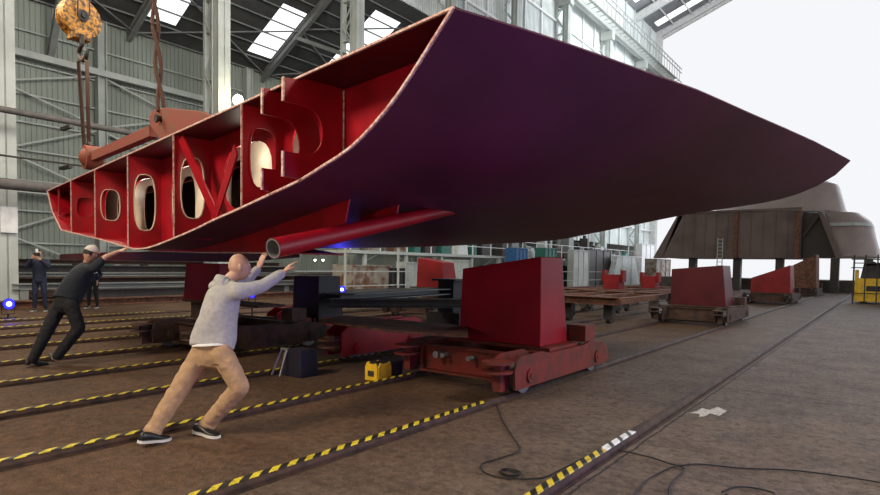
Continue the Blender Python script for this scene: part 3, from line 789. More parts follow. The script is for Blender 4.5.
def shoe(parent, heel, toe, m, ms, tilt=0.0, h=.10, lift=0.0):
    heel = V((heel[0],heel[1],0)); toe = V((toe[0],toe[1],0)); d = (toe-heel).normalized(); s = V((d.y,-d.x,0)); L = .285; u = V((0,0,1))
    # tilt: heel raised by tilt radians about the ball
    ball = heel + d*L*.72
    def T(p):
        q = p-ball; a = q.dot(d); z = q.z
        if a < 0: a2 = a*math.cos(tilt)+z*math.sin(tilt); z2 = -a*math.sin(tilt)+z*math.cos(tilt); q = q-d*a+d*a2; q.z = z2
        r = ball+q; r.z += lift; return r
    bm = NB(); rings = []
    for f, w, zt in ((-.0,.030,.075),(.06,.036,.092),(.25,.036,.098),(.42,.038,.080),(.62,.044,.060),(.80,.046,.050),(.93,.038,.042),(1.0,.020,.034)):
        c = heel+d*L*f; zb = .018; rings.append((c+u*(zb+zt)/2, s*w, u*(zt-zb)/2))
    loft(bm, rings, 16)
    for v in bm.verts: v.co = T(v.co)
    up = obj('shoe', bm, m, parent, smooth=True)
    sub = up.modifiers.new('s','SUBSURF'); sub.levels = 1; sub.render_levels = 1
    bm = NB(); out = []
    for f, w in ((0,.022),(.04,.034),(.25,.038),(.45,.037),(.65,.046),(.82,.048),(.94,.038),(1.01,.018)): out.append((f,w))
    poly = [heel+d*L*f+s*w for f,w in out]+[heel+d*L*f-s*w for f,w in reversed(out)]
    n = len(poly); a = [bm.verts.new(T(V((p.x,p.y,.003)))) for p in poly]; b = [bm.verts.new(T(V((p.x,p.y,.024)))) for p in poly]
    k = len(out)
    for i in range(n): bm.faces.new((a[i],a[(i+1)%n],b[(i+1)%n],b[i]))
    for i in range(k-1):
        bm.faces.new((a[i],a[i+1],a[n-2-i],a[n-1-i])); bm.faces.new((b[i],b[i+1],b[n-2-i],b[n-1-i]))
    obj('shoe_sole', bm, ms, parent)
    return T(heel+u*.10)
def person(label, J, cols, face, headup=(0,0,1), vox=.007, hands=None, sleeve='long', shoes=None, tr=(.092,.072,.050), hair=None, shirt_name='jacket', shoe_m=(SHOE,SOLE), s=1.0, bottom_flare=0.0, hem=None, hscale=1.0, loose=1.0):
    """J: joints (world): pelvis, chest, neck, head, hipL/R, kneeL/R, ankL/R, shL/R, elL/R, wrL/R"""
    J = {k: V(v) for k, v in J.items()}
    base = (J['ankL']+J['ankR'])/2
    t = thing('person', label, 'person', (base.x, base.y, 0))
    top_m, bot_m = cols
    side = (J['shR']-J['shL']).normalized()          # towards the right
    spine = (J['neck']-J['pelvis']).normalized(); fw = side.cross(spine) * -1
    if fw.dot(V(face)) < 0: fw = -fw
    hs = (J['hipR']-J['hipL']).normalized()
    # body: one continuous surface
    bm = NB()
    mid = J['pelvis'].lerp(J['neck'], .5); ch = J['pelvis'].lerp(J['neck'], .78)
    loft(bm, [(J['pelvis']-spine*.06, hs*.12*s, fw*.085*s),(J['pelvis']+spine*.04, hs*.135*s, fw*.09*s),(mid, side*.125*s, fw*.085*s),(ch, side*.155*s, fw*.095*s),(J['neck']-spine*.04, side*.10*s, fw*.065*s),(J['neck'], side*.05*s, fw*.05*s)])
    limb(bm, [J['neck']-spine*.03, J['head']-V(headup).normalized()*.04], [.056*s,.052*s])
    head_mesh(bm, J['head'], face, headup, hscale)
    for q in 'LR':
        limb(bm, [J['hip'+q],J['knee'+q],J['ank'+q]], [.085*s,.055*s,.038*s])
        limb(bm, [J['ank'+q], J['ank'+q]+V((0,0,-.03))], [.035*s,.035*s])
        limb(bm, [J['neck']-spine*.06, J['sh'+q]], [.05*s,.055*s])
        limb(bm, [J['sh'+q],J['el'+q],J['wr'+q]], [.05*s,.038*s,.026*s])
        if hands and q in hands:
            dd, nn, cu = hands[q]; hand_mesh(bm, J['wr'+q], dd, nn, 1 if q == 'L' else -1, cu, s=hscale)
    organic('body', bm, SKIN, t, vox=vox, sm=2)
    # eyes
    f = V(face).normalized(); up = V(headup); up = (up-f*up.dot(f)).normalized(); sd = f.cross(up)
    bm = NB()
    for e in (-1,1): sphere(bm, J['head']+sd*.03*e*hscale+f*.075*hscale+up*.008*hscale, .0125*hscale, 2)
    obj('eye', bm, EYEW, t, smooth=True)
    bm = NB()
    for e in (-1,1): sphere(bm, J['head']+sd*.03*e*hscale+f*.0845*hscale+up*.008*hscale, .0055*hscale, 2)
    obj('iris', bm, BLACK, t, smooth=True)
    bm = NB(); beam(bm, J['head']-sd*.022*hscale+f*.086*hscale-up*.068*hscale, J['head']+sd*.022*hscale+f*.086*hscale-up*.068*hscale, .010, .007); obj('lips', bm, mat('lips',(.4,.14,.11),.5), t)
    # top garment
    bm = NB()
    hemc = J['pelvis'] + spine*(hem if hem is not None else .02)
    loft(bm, [(hemc, hs*.165*s, fw*.125*s*loose),(hemc+spine*.08, hs*.168*s, fw*.128*s*loose),(mid, side*.165*s, fw*.128*s*loose),(ch-spine*.03, side*.178*s, fw*.128*s*(1+loose)/2),(ch+spine*.05, side*.165*s, fw*.11*s),(J['neck']-spine*.03, side*.105*s, fw*.08*s),(J['neck']+spine*.01, side*.065*s, fw*.062*s)], 28)
    for q in 'LR':
        limb(bm, [J['neck']-spine*.06, J['sh'+q]], [.065*s,.075*s])
        if sleeve == 'long': limb(bm, [J['sh'+q],J['sh'+q].lerp(J['el'+q],.5),J['el'+q],J['el'+q].lerp(J['wr'+q],.85)], [.076*s,.066*s,.056*s,.042*s])
        else: limb(bm, [J['sh'+q],J['sh'+q].lerp(J['el'+q],.62)], [.07*s,.066*s])
    if shirt_name == 'hooded_jacket':
        loft(bm, [(J['neck']-fw*.05-spine*.10, side*.10, fw*.05),(J['neck']-fw*.06-spine*.03, side*.11, fw*.06),(J['neck']-fw*.05+spine*.02, side*.09, fw*.05)])
    organic(shirt_name, bm, top_m, t, vox=max(.010,vox), sm=8, disp=(.016,.14))
    # trousers
    bm = NB()
    wst = J['pelvis']+spine*.07
    loft(bm, [(wst, hs*.142*s, fw*.10*s),(J['pelvis'], hs*.158*s, fw*.122*s),((J['hipL']+J['hipR'])/2-spine*.03, hs*.162*s, fw*.130*s),((J['hipL']+J['hipR'])/2-spine*.08, hs*.155*s, fw*.120*s),((J['hipL']+J['hipR'])/2-spine*.14, hs*.10*s, fw*.08*s)], 24)
    for q in 'LR':
        h_ = J['hip'+q]; k = J['knee'+q]; a = J['ank'+q]
        limb(bm, [h_, h_.lerp(k,.5), k, k.lerp(a,.45), k.lerp(a,.97)], [tr[0]*s,(tr[0]*.6+tr[1]*.4)*s,tr[1]*s,(tr[1]*.55+tr[2]*.45)*s,tr[2]*s])
    organic('trousers', bm, bot_m, t, vox=max(.010,vox), sm=12, disp=(.018,.055))
    if shoes:
        for (hl, te, ti) in shoes: shoe(t, hl, te, shoe_m[0], shoe_m[1], ti)
    if hair:
        bm = NB(); head_mesh(bm, J['head'], face, headup, 1.05*hscale)
        fz = V(face).normalized(); geom = [v for v in bm.verts if (v.co-J['head']).dot(fz) > .035*hscale and (v.co-J['head']).dot(up) < .06*hscale or (v.co-J['head']).dot(up) < -.02*hscale]
        bmesh.ops.delete(bm, geom=geom, context='VERTS'); obj('hair', bm, hair, t, smooth=True)
    return t
# the man in grey
XR, XL = -4.36, -4.78
G = dict(pelvis=onX(212,346,-4.60), neck=onX(228,279,-4.60), head=onX(239.5,267,-4.56),
 hipR=onX(221,352,-4.50), hipL=onX(203,352,-4.71), kneeR=onX(240,387,-4.36), kneeL=onX(177,393,-4.76),
 ankR=onX(206,426,-4.66), ankL=onX(151,434,-4.80),
 shR=onX(238,292,-4.40), shL=onX(226,286,-4.78), elR=onX(263,286,-4.33), wrR=onX(284,272,-4.30),
 elL=onX(246,281,-4.86), wrL=onX(259,268,-4.82))
for k, v in G.items(): print(k, [round(c,2) for c in v])
h1, t1 = onZ(138,446,.02), onZ(171,437,.02); h2, t2 = onZ(194,432,.02), onZ(229,438,.02)
man1 = person('bald man in grey hoodie and tan trousers pushing against the hull end', G, (HOODIE,TAN), (.35,.9,.15), headup=(0.0,.25,1), vox=.006,
 hands={'R': ((.0,.75,.65),(0.2,.7,-.4),.3), 'L': ((.05,.35,.95),(0,1,-.2),.25)}, shirt_name='hooded_jacket',
 shoes=[((h1.x,h1.y),(t1.x,t1.y),.18),((h2.x,h2.y),(t2.x,t2.y),.08)], tr=(.096,.082,.066), hem=-.015, loose=1.25)
# white t-shirt hem showing under the hoodie
spine = (G['neck']-G['pelvis']).normalized(); hs = (G['hipR']-G['hipL']).normalized(); fwv = V((0,1,0))
bm = NB(); cc = G['pelvis']; loft(bm, [(cc+spine*.010, hs*.163, fwv*.145),(cc+spine*.03, hs*.150, fwv*.135)], 28); obj('undershirt_hem', bm, TEE, man1, smooth='auto')
for q in 'RL':
    k, a = G['knee'+q], G['ank'+q]; d_ = (a-k).normalized()
    bm = NB(); c0_ = k.lerp(a,.93); _, s1, u1 = frame_of(d_)
    loft(bm, [(c0_-d_*.035, s1*.058, u1*.058),(c0_-d_*.03, s1*.070, u1*.070),(c0_, s1*.073, u1*.074),(c0_+d_*.03, s1*.069, u1*.070),(c0_+d_*.034, s1*.055, u1*.056)], 20)
    o = obj('trouser_cuff', bm, TAN, man1, smooth=True)
pk = G['pelvis']+(G['hipR']-G['pelvis']).normalized()*.165-spine*.10
bm = NB(); tube(bm, smoothpath([pk+V((0.01,-.09,.03)), pk+V((.015,-.03,.02)), pk+V((.01,.05,.035))],4), .005, 6); obj('pocket_seam', bm, DKRUST, man1)
bm = NB(); hd0 = G['neck']; loft(bm, [(hd0-spine*.10-V((0,.075,0)), hs*.10, V((0,.03,-.01))),(hd0-spine*.05-V((0,.085,0)), hs*.115, V((0,.045,0))),(hd0-spine*.01-V((0,.065,0)), hs*.095, V((0,.045,0))),(hd0+spine*.01-V((0,.05,0)), hs*.06, V((0,.03,0)))], 20)
o = obj('hood', bm, HOODIE, man1, smooth=True); q_ = o.modifiers.new('s','SUBSURF'); q_.levels = 1; q_.render_levels = 2
# the man in black
G2 = dict(pelvis=onX(66,300,-9.25), neck=onX(88,263,-9.05), head=onX(90.5,254.5,-8.98),
 hipR=onX(71,305,-9.15), hipL=onX(60,305,-9.38), kneeR=onX(79,328,-9.10), kneeL=onX(47,331,-9.38),
 ankR=onX(57,357,-9.30), ankL=onX(32,361,-9.42),
 shR=onX(93,268,-8.88), shL=onX(84,267,-9.25), elR=onX(106,257,-8.80), wrR=onX(119,251.5,-8.78),
 elL=onX(96,262,-9.3), wrL=onX(106,256,-9.2))
for k, v in G2.items(): print(k, [round(c,2) for c in v])
h1, t1 = onZ(25,366,.02), onZ(42,364,.02); h2, t2 = onZ(50,358,.02), onZ(66,364,.02)
man2 = person('man in black t-shirt and white cap leaning to push the left hull end', G2, (DKTEE,BLKCL), (.45,.85,-.35), headup=(.2,.5,1), vox=.008,
 hands={'R': ((.35,.8,.45),(.2,.9,-.3),.3), 'L': ((.3,.8,.5),(.2,.9,-.3),.3)}, sleeve='short', shirt_name='t_shirt', shoe_m=(SOLED,RUBBER),
 shoes=[((h1.x,h1.y),(t1.x,t1.y),.15),((h2.x,h2.y),(t2.x,t2.y),.10)], tr=(.100,.085,.066), hem=.0, hair=HAIR, loose=1.3)
# cap
f = V((.45,.85,-.35)).normalized(); up = V((.2,.5,1)); up = (up-f*up.dot(f)).normalized(); sd = f.cross(up); M3 = Matrix((sd,f,up)).transposed()
bm = NB(); g_ = sphere(bm, (0,0,0), 1, 3)
bmesh.ops.delete(bm, geom=[v for v in bm.verts if v.co.z < .05], context='VERTS')
for v in bm.verts: v.co = M3 @ V((v.co.x*.088, v.co.y*.106, v.co.z*.125+.015)) + G2['head']
cap = obj('cap', bm, CAPW, man2, smooth=True); s = cap.modifiers.new('t','SOLIDIFY'); s.thickness = .006
bm = NB()
pts = [M3 @ V((math.sin(a)*.075, .08+math.cos(a)*.085, .022)) + G2['head'] for a in [(-1.3+2.6*i/10) for i in range(11)]]
prism(bm, pts, up*.006); obj('cap_brim', bm, BLACK, cap)

def standing(label, px, py, zdist, face, cols, H=1.76, arms='down', hair=HAIR, hs=1.0, **kw):
    b = onZ(px, py, 0); f = V((face[0],face[1],0)).normalized(); r = V((f.y,-f.x,0)); k = H/1.76
    def L(a, c, z): return b + r*a*k + f*c*k + V((0,0,z*k))
    J = dict(pelvis=L(0,0,.95), neck=L(0,.0,1.47), head=L(0,.03,1.62), hipR=L(.09,0,.9), hipL=L(-.09,0,.9), kneeR=L(.11,.03,.5), kneeL=L(-.11,.02,.5), ankR=L(.13,0,.1), ankL=L(-.13,-.02,.1),
      shR=L(.19,0,1.40), shL=L(-.19,0,1.40))
    if arms == 'camera':
        J.update(elR=L(.26,.16,1.25), wrR=L(.10,.26,1.50), elL=L(-.26,.16,1.25), wrL=L(-.08,.28,1.46)); hd = {'R':((-.4,.3,.9) if 0 else tuple(f*.2-r*.6+V((0,0,.6))),tuple(f),.9),'L':(tuple(f*.3+r*.6+V((0,0,.5))),tuple(-f),.9)}
    else:
        J.update(elR=L(.25,-.02,1.12), wrR=L(.24,.10,.90), elL=L(-.25,-.02,1.12), wrL=L(-.2,.14,.92)); hd = {'R':((0,0,-1),tuple(-r),.4),'L':((0,0,-1),tuple(r),.4)}
    sh = []
    for q in (.13,-.13): a = L(q,-.08,0); c = L(q*1.3,.2,0); sh.append(((a.x,a.y),(c.x,c.y),0.0))
    return person(label, J, cols, face, vox=.010, hands=hd, shoes=sh, hair=hair, s=k*1.0, hscale=k, hem=-.05, **kw), L, f, r
ph, L, f, r = standing('bystander in dark blue jacket raising a camera to photograph, at far left', 40, 311, 0, (.8,-.5,0), (NAVY,NAVY), H=1.80, arms='camera')
cm = thing('photo_camera', 'black photo camera held up by the bystander at far left', 'camera', L(0,.2,1.58))
bm = NB(); c_ = L(.0,.24,1.60); beam(bm, c_-r*.075, c_+r*.075, .07, .10, up=V((0,0,1))); obj('camera_body', bm, BLACK, cm, bevel=.008)
bm = NB(); cyl(bm, c_+f*.03, c_+f*.15, .042, .045, 18); obj('lens', bm, BLACK, cm, smooth='auto')
bm = NB(); box(bm, (c_.x-.03,c_.y-.03,c_.z+.05), (c_.x+.03,c_.y+.03,c_.z+.15)); obj('flash', bm, WHITE, cm, bevel=.006)
ph2, L2, f2, r2 = standing('bystander in dark jacket with pale stripe, half hidden behind the man in black', 93, 308, 0, (.7,-.7,0), (NAVY,BLKCL), H=1.62)
bm = NB()
a = L2(0,0,1.18); loft(bm, [(a, r2*.165, f2*.13),(a+V((0,0,.04)), r2*.167, f2*.132)], 24); obj('reflective_stripe', bm, WHITE, ph2)

# ------------------------------------------------------------------ floor-side equipment
def crate(name, label, cat, lo_, hi_, m, rz=0.0, top=None, bevel=.01, grp=None):
    bm = NB(); c = ((lo_[0]+hi_[0])/2, (lo_[1]+hi_[1])/2, 0); box(bm, lo_, hi_, rz, c, top)
    return bm
# yellow inverter box
p = onZ(379,380,0); x, y = p.x, p.y
t = thing('welding_unit', 'small yellow and black portable welding unit beside the rusty trolley', 'welding machine', (x,y,0))
bm = NB(); poly = [(-.13,.0),(-.13,.17),(-.09,.235),(-.04,.215),(.05,.215),(.09,.235),(.12,.17),(.12,0)]
prism(bm, [V((x-.11+.0, y+a, .012+b)) for a,b in poly], V((.02,0,0))); prism(bm, [V((x+.09, y+a, .012+b)) for a,b in poly], V((.02,0,0)))
prism(bm, [V((x+a*.85, y-.15, .012+b)) for a,b in poly], V((0,.03,0)))
obj('yellow_panel', bm, YEL, t, bevel=.006)
bm = NB(); box(bm, (x-.09,y-.12,.02), (x+.10,y+.36,.235)); obj('black_housing', bm, BLACK, t, bevel=.02)
bm = NB(); box(bm, (x-.05,y-.158,.07), (x+.05,y-.15,.14)); obj('display_panel', bm, DKSTEEL, t)
bm = NB(); tube(bm, smoothpath([V((x,y-.10,.20)),V((x,y-.08,.27)),V((x,y+.12,.27)),V((x,y+.15,.20))],5), .012); obj('handle', bm, BLACK, t, smooth=True)
bm = NB()
bm.free()
for a,b in ((-.08,-.1),(.08,-.1),(-.08,.2),(.08,.2)): bm = NB(); box(bm, (x+a-.015,y+b-.015,0), (x+a+.015,y+b+.015,.02)); obj('rubber_foot', bm, RUBBER, t)
# dark block between gray man and welding unit
p = onZ(292,377,0); x, y = p.x, p.y
t = thing('steel_bollard_block', 'black square steel stop block with slanted back plate right of the man in grey', 'stop block', (x,y,0))
bm = NB(); box(bm, (x-.17,y,0), (x+.17,y+.30,.36), top=(.92,.9)); obj('block', bm, NAVYBOX, t, bevel=.01)
bm = NB(); prism(bm, [V((x-.22,y-.02,0)),V((x-.22,y+.05,.36)),V((x-.20,y+.10,.36)),V((x-.20,y+.2,0))], V((.03,0,0))); 
beam(bm, V((x-.27,y-.12,.01)), V((x-.23,y+.02,.35)), .02,.02); beam(bm, V((x-.10,y-.12,.01)), V((x-.12,y+.02,.35)), .02,.02); beam(bm, V((x-.25,y+.02,.35)), V((x-.10,y+.02,.35)), .03,.03)
obj('bright_strut', bm, STEEL, t)
# big dark post block under hull near (285-325, 270-320)
p = onZ(305,338,0); x, y = p.x, p.y
t = thing('support_tower', 'dark navy support block standing under the shaft tube, right of the man in grey', 'support block', (x,y,0))
bm = NB(); box(bm, (x-.40,y,.42), (x+.40,y+.6,1.25), top=(.95,.95)); obj('tower_block', bm, NAVYBOX, t, bevel=.01)
bm = NB()
bm.free()
for a in (-.36,.36):
    for b in (.05,.55): bm = NB(); box(bm, (x+a-.05,y+b-.05,0), (x+a+.05,y+b+.05,.42)); obj('leg', bm, DKSTEEL, t)
# low red bogies
def bogie(label, px, py, L=1.5, m=RED, first=None, h=.58):
    p = onZ(px, py, 0); k = min(range(len(RX)), key=lambda i: abs(RX[i]-p.x)); x = RX[k]; y = onX(px, py, x).y
    t = thing('rail_bogie', label, 'bogie', (x,y,0), 'low red bogies on the rails')
    bm = NB()
    for dx in (-.16,.16):
        poly = [(0,.12),(0,h-.14),(.2,h-.02),(L-.2,h),(L,h-.10),(L,.12)]
        prism(bm, [V((x+dx-.015,y+a,b)) for a,b in poly], V((.03,0,0)))
    box(bm, (x-.16,y+.2,h-.06), (x+.16,y+L-.2,h-.03)); obj('side_frame', bm, m, t)
    for yy in (.32, L-.32):
        bm = NB(); cyl(bm, V((x-.06,y+yy,.21)), V((x+.06,y+yy,.21)), .145, seg=24); obj('wheel', bm, STEEL, t, smooth='auto')
        bm = NB(); cyl(bm, V((x-.20,y+yy,.23)), V((x+.205,y+yy,.23)), .075, seg=18); cyl(bm, V((x+.2,y+yy,.23)), V((x+.22,y+yy,.23)), .04, seg=12); obj('axle_cap', bm, m, t, smooth='auto')
    bm = NB()
    for zz in (.26,.36): cyl(bm, V((x,y-.1,zz)), V((x,y-.1,zz+.025)), .17, seg=24)
    box(bm, (x-.12,y-.1,.2), (x+.12,y+.05,.42)); obj('buffer_plate', bm, RUST, t, smooth='auto')
    return t
bogie('low red bogie directly right of the yellow welding unit\'s rear, lit bright red', 334, 362, 1.9, h=.62)
bogie('low red bogie with disc buffers behind the black stop block', 272, 338, 1.6, h=.62)
# rusty deck plates and long girders over the rails
def plank(name, label, cat, a, b, z, w, h, m, grp=None):
    bm = NB(); ibeam(bm, V((a.x,a.y,z)), V((b.x,b.y,z)), w, h, .02); o = obj(name, bm, m); return tag(o, label, cat, grp)
pts = [(330,303,470,303,.78,.35,.16,DKSTEEL,'dark girder lying behind the rusty plate'),
 (340,297,440,291,.86,.7,.14,FRAMED,'pale grey girder resting under the faded red cradle')]
for x0,y0,x1,y1,z,w,h,m,lb in pts: plank('steel_girder', lb, 'girder', onZ(x0,y0,z), onZ(x1,y1,z), z, w, h, m)
bm = NB(); ps = [onZ(a,b,.64) for a,b in ((318,322),(345,317),(468,328),(468,338),(385,332))]; prism(bm, ps, V((0,0,.03)))
tag(obj('steel_plate', bm, RUST), 'rusty flat steel plate lying across the bogies left of the bright red cradle', 'plate')
# black bollard
p = onZ(446,330,0); p = V((xDE-.2, 10.6, 0)); x, y = onZ(445,326,0).x, onZ(445,326,0).y
t = thing('bollard_stand', 'black square stand with overhanging cap left of the bright red cradle', 'stand', (x,y,0))
bm = NB(); box(bm, (x-.24,y,.35), (x+.24,y+.45,1.12)); obj('stand_body', bm, NAVYBOX, t, bevel=.01)
bm = NB(); box(bm, (x-.36,y-.1,1.12), (x+.36,y+.55,1.17)); obj('cap_plate', bm, NAVYBOX, t)
bm = NB(); box(bm, (x-.5,y-.1,0), (x+.5,y+.6,.35)); obj('foot', bm, DKSTEEL, t)
# orange frame trolleys in the middle (560-650, 280-300)
def flat_trolley(label, x0, x1, y0, y1, z, m=RUST):
    t = thing('flat_trolley', label, 'trolley', ((x0+x1)/2,y0,0))
    bm = NB(); ibeam(bm, V((x0,y0,z)), V((x1,y0,z)), .2,.2); ibeam(bm, V((x0,y1,z)), V((x1,y1,z)), .2,.2)
    for q in (0,.33,.66,1): xx = x0+(x1-x0)*q; beam(bm, V((xx,y0,z)), V((xx,y1,z)), .15,.16)
    beam(bm, V((x0,y0,z+.02)), V((x1,y1,z+.02)), .10,.1)
    obj('frame', bm, m, t)
    for q in (.1,.5,.9):
        for yy in (y0+.2,y1-.2): bm = NB(); xx = x0+(x1-x0)*q; cyl(bm, V((xx-.06,yy,.19)), V((xx+.06,yy,.19)), .13, seg=18); box(bm, (xx-.12,yy-.12,.2),(xx+.12,yy+.12,z-.08)); obj('wheel', bm, DKSTEEL, t, smooth='auto')
    return t
a, b = onZ(545,300,.72), onZ(668,296,.72)
flat_trolley('rusty flat trolley frame between the bright red and the maroon cradles, nearer one', RX[4], RX[2]-.4, 14.5, 18.5, .66)
flat_trolley('rusty flat trolley frame further back beside the small red boxes', RX[5], RX[3], 19.2, 24.5, .66)
flat_trolley('dark flat trolley frame left of the nearer rusty one', RX[7]-.6, RX[6]-.9, 11.2, 15.2, .6, DKSTEEL)
for px, py, w, h_, lb in ((611,290,.55,.5,'small red box on the rusty trolley frame, left one'),(648,289,.5,.45,'small red box on the rusty trolley frame, right one')):
    p = onZ(px,py,.75)
    bm = NB(); box(bm, (p.x-w/2,p.y,.78), (p.x+w/2,p.y+.5,.78+h_)); box(bm, (p.x-w/2-.1,p.y+.1,.78+h_*.5),(p.x-w/2,p.y+.4,.78+h_*1.3)); box(bm, (p.x+w/2,p.y+.1,.78+h_*.5),(p.x+w/2+.1,p.y+.4,.78+h_*1.3)); tag(obj('red_box', bm, FARRED), lb, 'box')

# left background: steel stacks and platform
bm = NB(); box(bm, (-29.8,-8,0), (-24.6,62,.95)); struct('platform', bm, CONC)
for x0, z, w, h_, ya, yb, sk, m, lb in ((-20.7,.13,.3,.24,5.0,17,.0,RUST,'lowest rusty beam lying on the floor behind the bystanders'),
  (-21.2,.36,.3,.34,8.0,18,-.3,DKSTEEL,'dark beam resting just behind the lowest rusty one'),
  (-21.8,.62,.3,.20,6.5,18.3,.3,FRAMED,'pale grey beam sloping along the middle of the left beam stack'),
  (-22.5,.55,.5,.70,4.0,18,.0,DKRUST,'deep dark rusty box beam inside the left beam stack'),
  (-23.1,.98,.3,.14,4.0,18.4,.4,FRAMED,'thin pale beam on top of the deep dark rusty one'),
  (-23.6,1.05,.4,.50,4.0,18.4,.0,DKSTEEL,'tall dark beam right in front of the concrete platform'),
  (-24.3,1.42,.3,.16,4.0,18.4,.2,DKRUST,'topmost rusty beam along the green siding wall')):
    bm = NB(); ibeam(bm, V((x0,ya,z)), V((x0+sk,yb,z)), w, h_, .04)
    for i in range(int((yb-ya)/2.5)+1):
        y = ya+.3+2.5*i; xx = x0+sk*(y-ya)/(yb-ya)
        if z-h_/2 > .05: box(bm, (xx-w*.4,y-.12,0),(xx+w*.4,y+.12,z-h_/2+.01))
    tag(obj('long_beam', bm, m), lb, 'beam')
items = [ # px0, px1, base height, top height, X plane, material, name, label, cat
 (0,46,280,262,-26.0,DKSTEEL,'tool_cabinet','low dark cabinet at far left behind the bystander with the camera','cabinet'),
 (103,112,277,262,-26.0,GREEN,'tool_box','green tool box on the beams behind the man in black','box'),
 (118,140,276,270,-26.0,BLUEP,'tarpaulin','blue folded tarpaulin on the steel stacks left of the purple cradle','tarpaulin'),
 (162,182,280,266,-26.0,RUST,'scrap_skip','rusty skip on the steel stacks beside the purple cradle','skip')]
for a,b,yb,yt,X_,m,nm,lb,ct in items:
    p0 = onX(a,yb,X_); p1 = onX(b,yb,X_); z1 = onX((a+b)/2,yt,X_).z
    bm = NB(); box(bm, (X_-.6,p0.y,.951), (X_,p1.y,z1), top=(.9,.95)); tag(obj(nm, bm, m, bevel=.03), lb, ct)

# mid background clutter between columns, X about -15..-19
def slab(px0, px1, yt, yb, X_, m, nm, lb, ct, th=.5, ground=True, parts=None, top=None):
    p0 = onX(px0,yb,X_); p1 = onX(px1,yb,X_); z1 = onX((px0+px1)/2,yt,X_).z
    z0 = 0 if ground else p0.z
    t = thing(nm, lb, ct, ((X_-th/2),(p0.y+p1.y)/2,z0))
    bm = NB(); box(bm, (X_-th,p0.y,z0), (X_,p1.y,z1), top=top); obj('body', bm, m, t, bevel=.02)
    bm = NB()
    for q in (.0,.33,.66,1): yy = p0.y+(p1.y-p0.y)*q; box(bm, (X_,yy-.03,z0), (X_+.04,yy+.03,z1))
    box(bm, (X_,p0.y,z1-.06), (X_+.05,p1.y,z1)); obj('frame_rib', bm, m, t)
    return t
bgs = [(352,390,265,297,-17.5,RUSTP,'storage_container','rust streaked pale container right of the blue lamp','container',1.2),
 (392,404,268,288,-17.3,BLACK,'gas_rack','black rack right of the rust streaked container','rack',.5),
 (452,468,260,280,-18,LGREY,'control_cabinet','pale cabinet behind the black square stand','cabinet',.6),
 (573,588,250,281,-19,LGREY,'panel_stack','pale grey upright panels behind the bright red cradle','panel',.5),
 (588,610,250,281,-19.1,DKSTEEL,'panel_stack','dark sheet standing in for the shaded bay beside the pale panels','panel',.3),  # dark colour stands in for a shaded bay
 (612,640,256,283,-18.3,GREY,'tilted_tank','grey angular tank behind the small red boxes','tank',.6),
 (641,654,244,276,-18.5,WHITE,'white_pillar','bright white square pillar left of the brown ship block','pillar',.6),
 (656,670,259,272,-16,RUSTP,'site_box','pale box under the slanted end of the brown ship block','box',1.0),
 (405,416,262,280,-18.4,GREY,'tool_locker','grey locker left of the faded red cradle','locker',.6),
 (545,556,248,262,-18.6,GREEN,'compressor','dark green machine behind the bright red cradle top','machine',.8),
 (516,527,248,258,-18.6,BLUEP,'compressor','blue machine far behind the peak of the bright red cradle','machine',.8)]
for a,b,yt,yb,X_,m,nm,lb,ct,th in bgs: slab(a,b,yt,yb,X_,m,nm,lb,ct,th, top=(.7,.6) if nm == 'tilted_tank' else None)
rnd = random.Random(3)
mats_ = [LGREY,FRAMED,WHITE,DKRUST,DKSTEEL,FRAMED,GREEN,RUSTP,DKSTEEL]
# mezzanine with stored machines, seen under the hull as a bright strip
t = thing('mezzanine', 'long grey mezzanine deck with railings below the hull edge in the distance', 'platform', (-20.4,34,0))
bm = NB(); box(bm, (-21.4,19,2.0), (-19.6,60,2.15)); obj('deck', bm, LGREY, t)
for y in range(20,60,3): bm = NB(); box(bm, (-19.8,y-.08,0), (-19.65,y+.08,2.0)); obj('post', bm, LGREY, t)
bm = NB()
for z in (2.65,3.15): beam(bm, V((-19.65,19,z)), V((-19.65,60,z)), .04,.04)
for y in range(19,61,2): beam(bm, V((-19.65,y,2.15)), V((-19.65,y,3.15)), .05,.05)
obj('railing', bm, WHITE, t)
crl = ['white','grey','pale','rusty','red','blue','green','rust streaked','dark']
yy = 19.5; n = 0
while yy < 58:
    w = rnd.uniform(.4,1.2); h_ = rnd.uniform(.4,1.9); mi = rnd.randrange(9)
    bm = NB(); x0 = -20.9+rnd.uniform(0,.4); box(bm, (x0-.4,yy,2.15), (x0+.4,yy+w,2.15+h_), top=(.9,rnd.uniform(.7,1))); cyl(bm, V((x0,yy+w/2,2.1+h_)), V((x0,yy+w/2,2.4+h_)), .15, seg=10)
    o = obj('stored_machine', bm, mats_[mi], bevel=.03); tag(o, 'small stored machine standing on the distant mezzanine deck', 'machine', 'machines stored on the mezzanine deck')
    yy += w+rnd.uniform(.3,1.2); n += 1
yy = 19.5
while yy < 58:
    w = rnd.uniform(.8,1.8); h_ = rnd.uniform(.7,1.7); mi = rnd.choice([3,6,7,8,8,1,4])
    bm = NB(); x0 = -20.6; box(bm, (x0-.4,yy,0), (x0+.5,yy+w,h_), top=(.95,.9)); box(bm, (x0+.5,yy+.1,.1), (x0+.56,yy+w*.5,h_*.8))
    tag(obj('stored_crate', bm, mats_[mi], bevel=.03), 'dark crate stored in the shade under the distant mezzanine', 'crate', 'crates under the mezzanine deck')
    yy += w+rnd.uniform(.3,1.0)
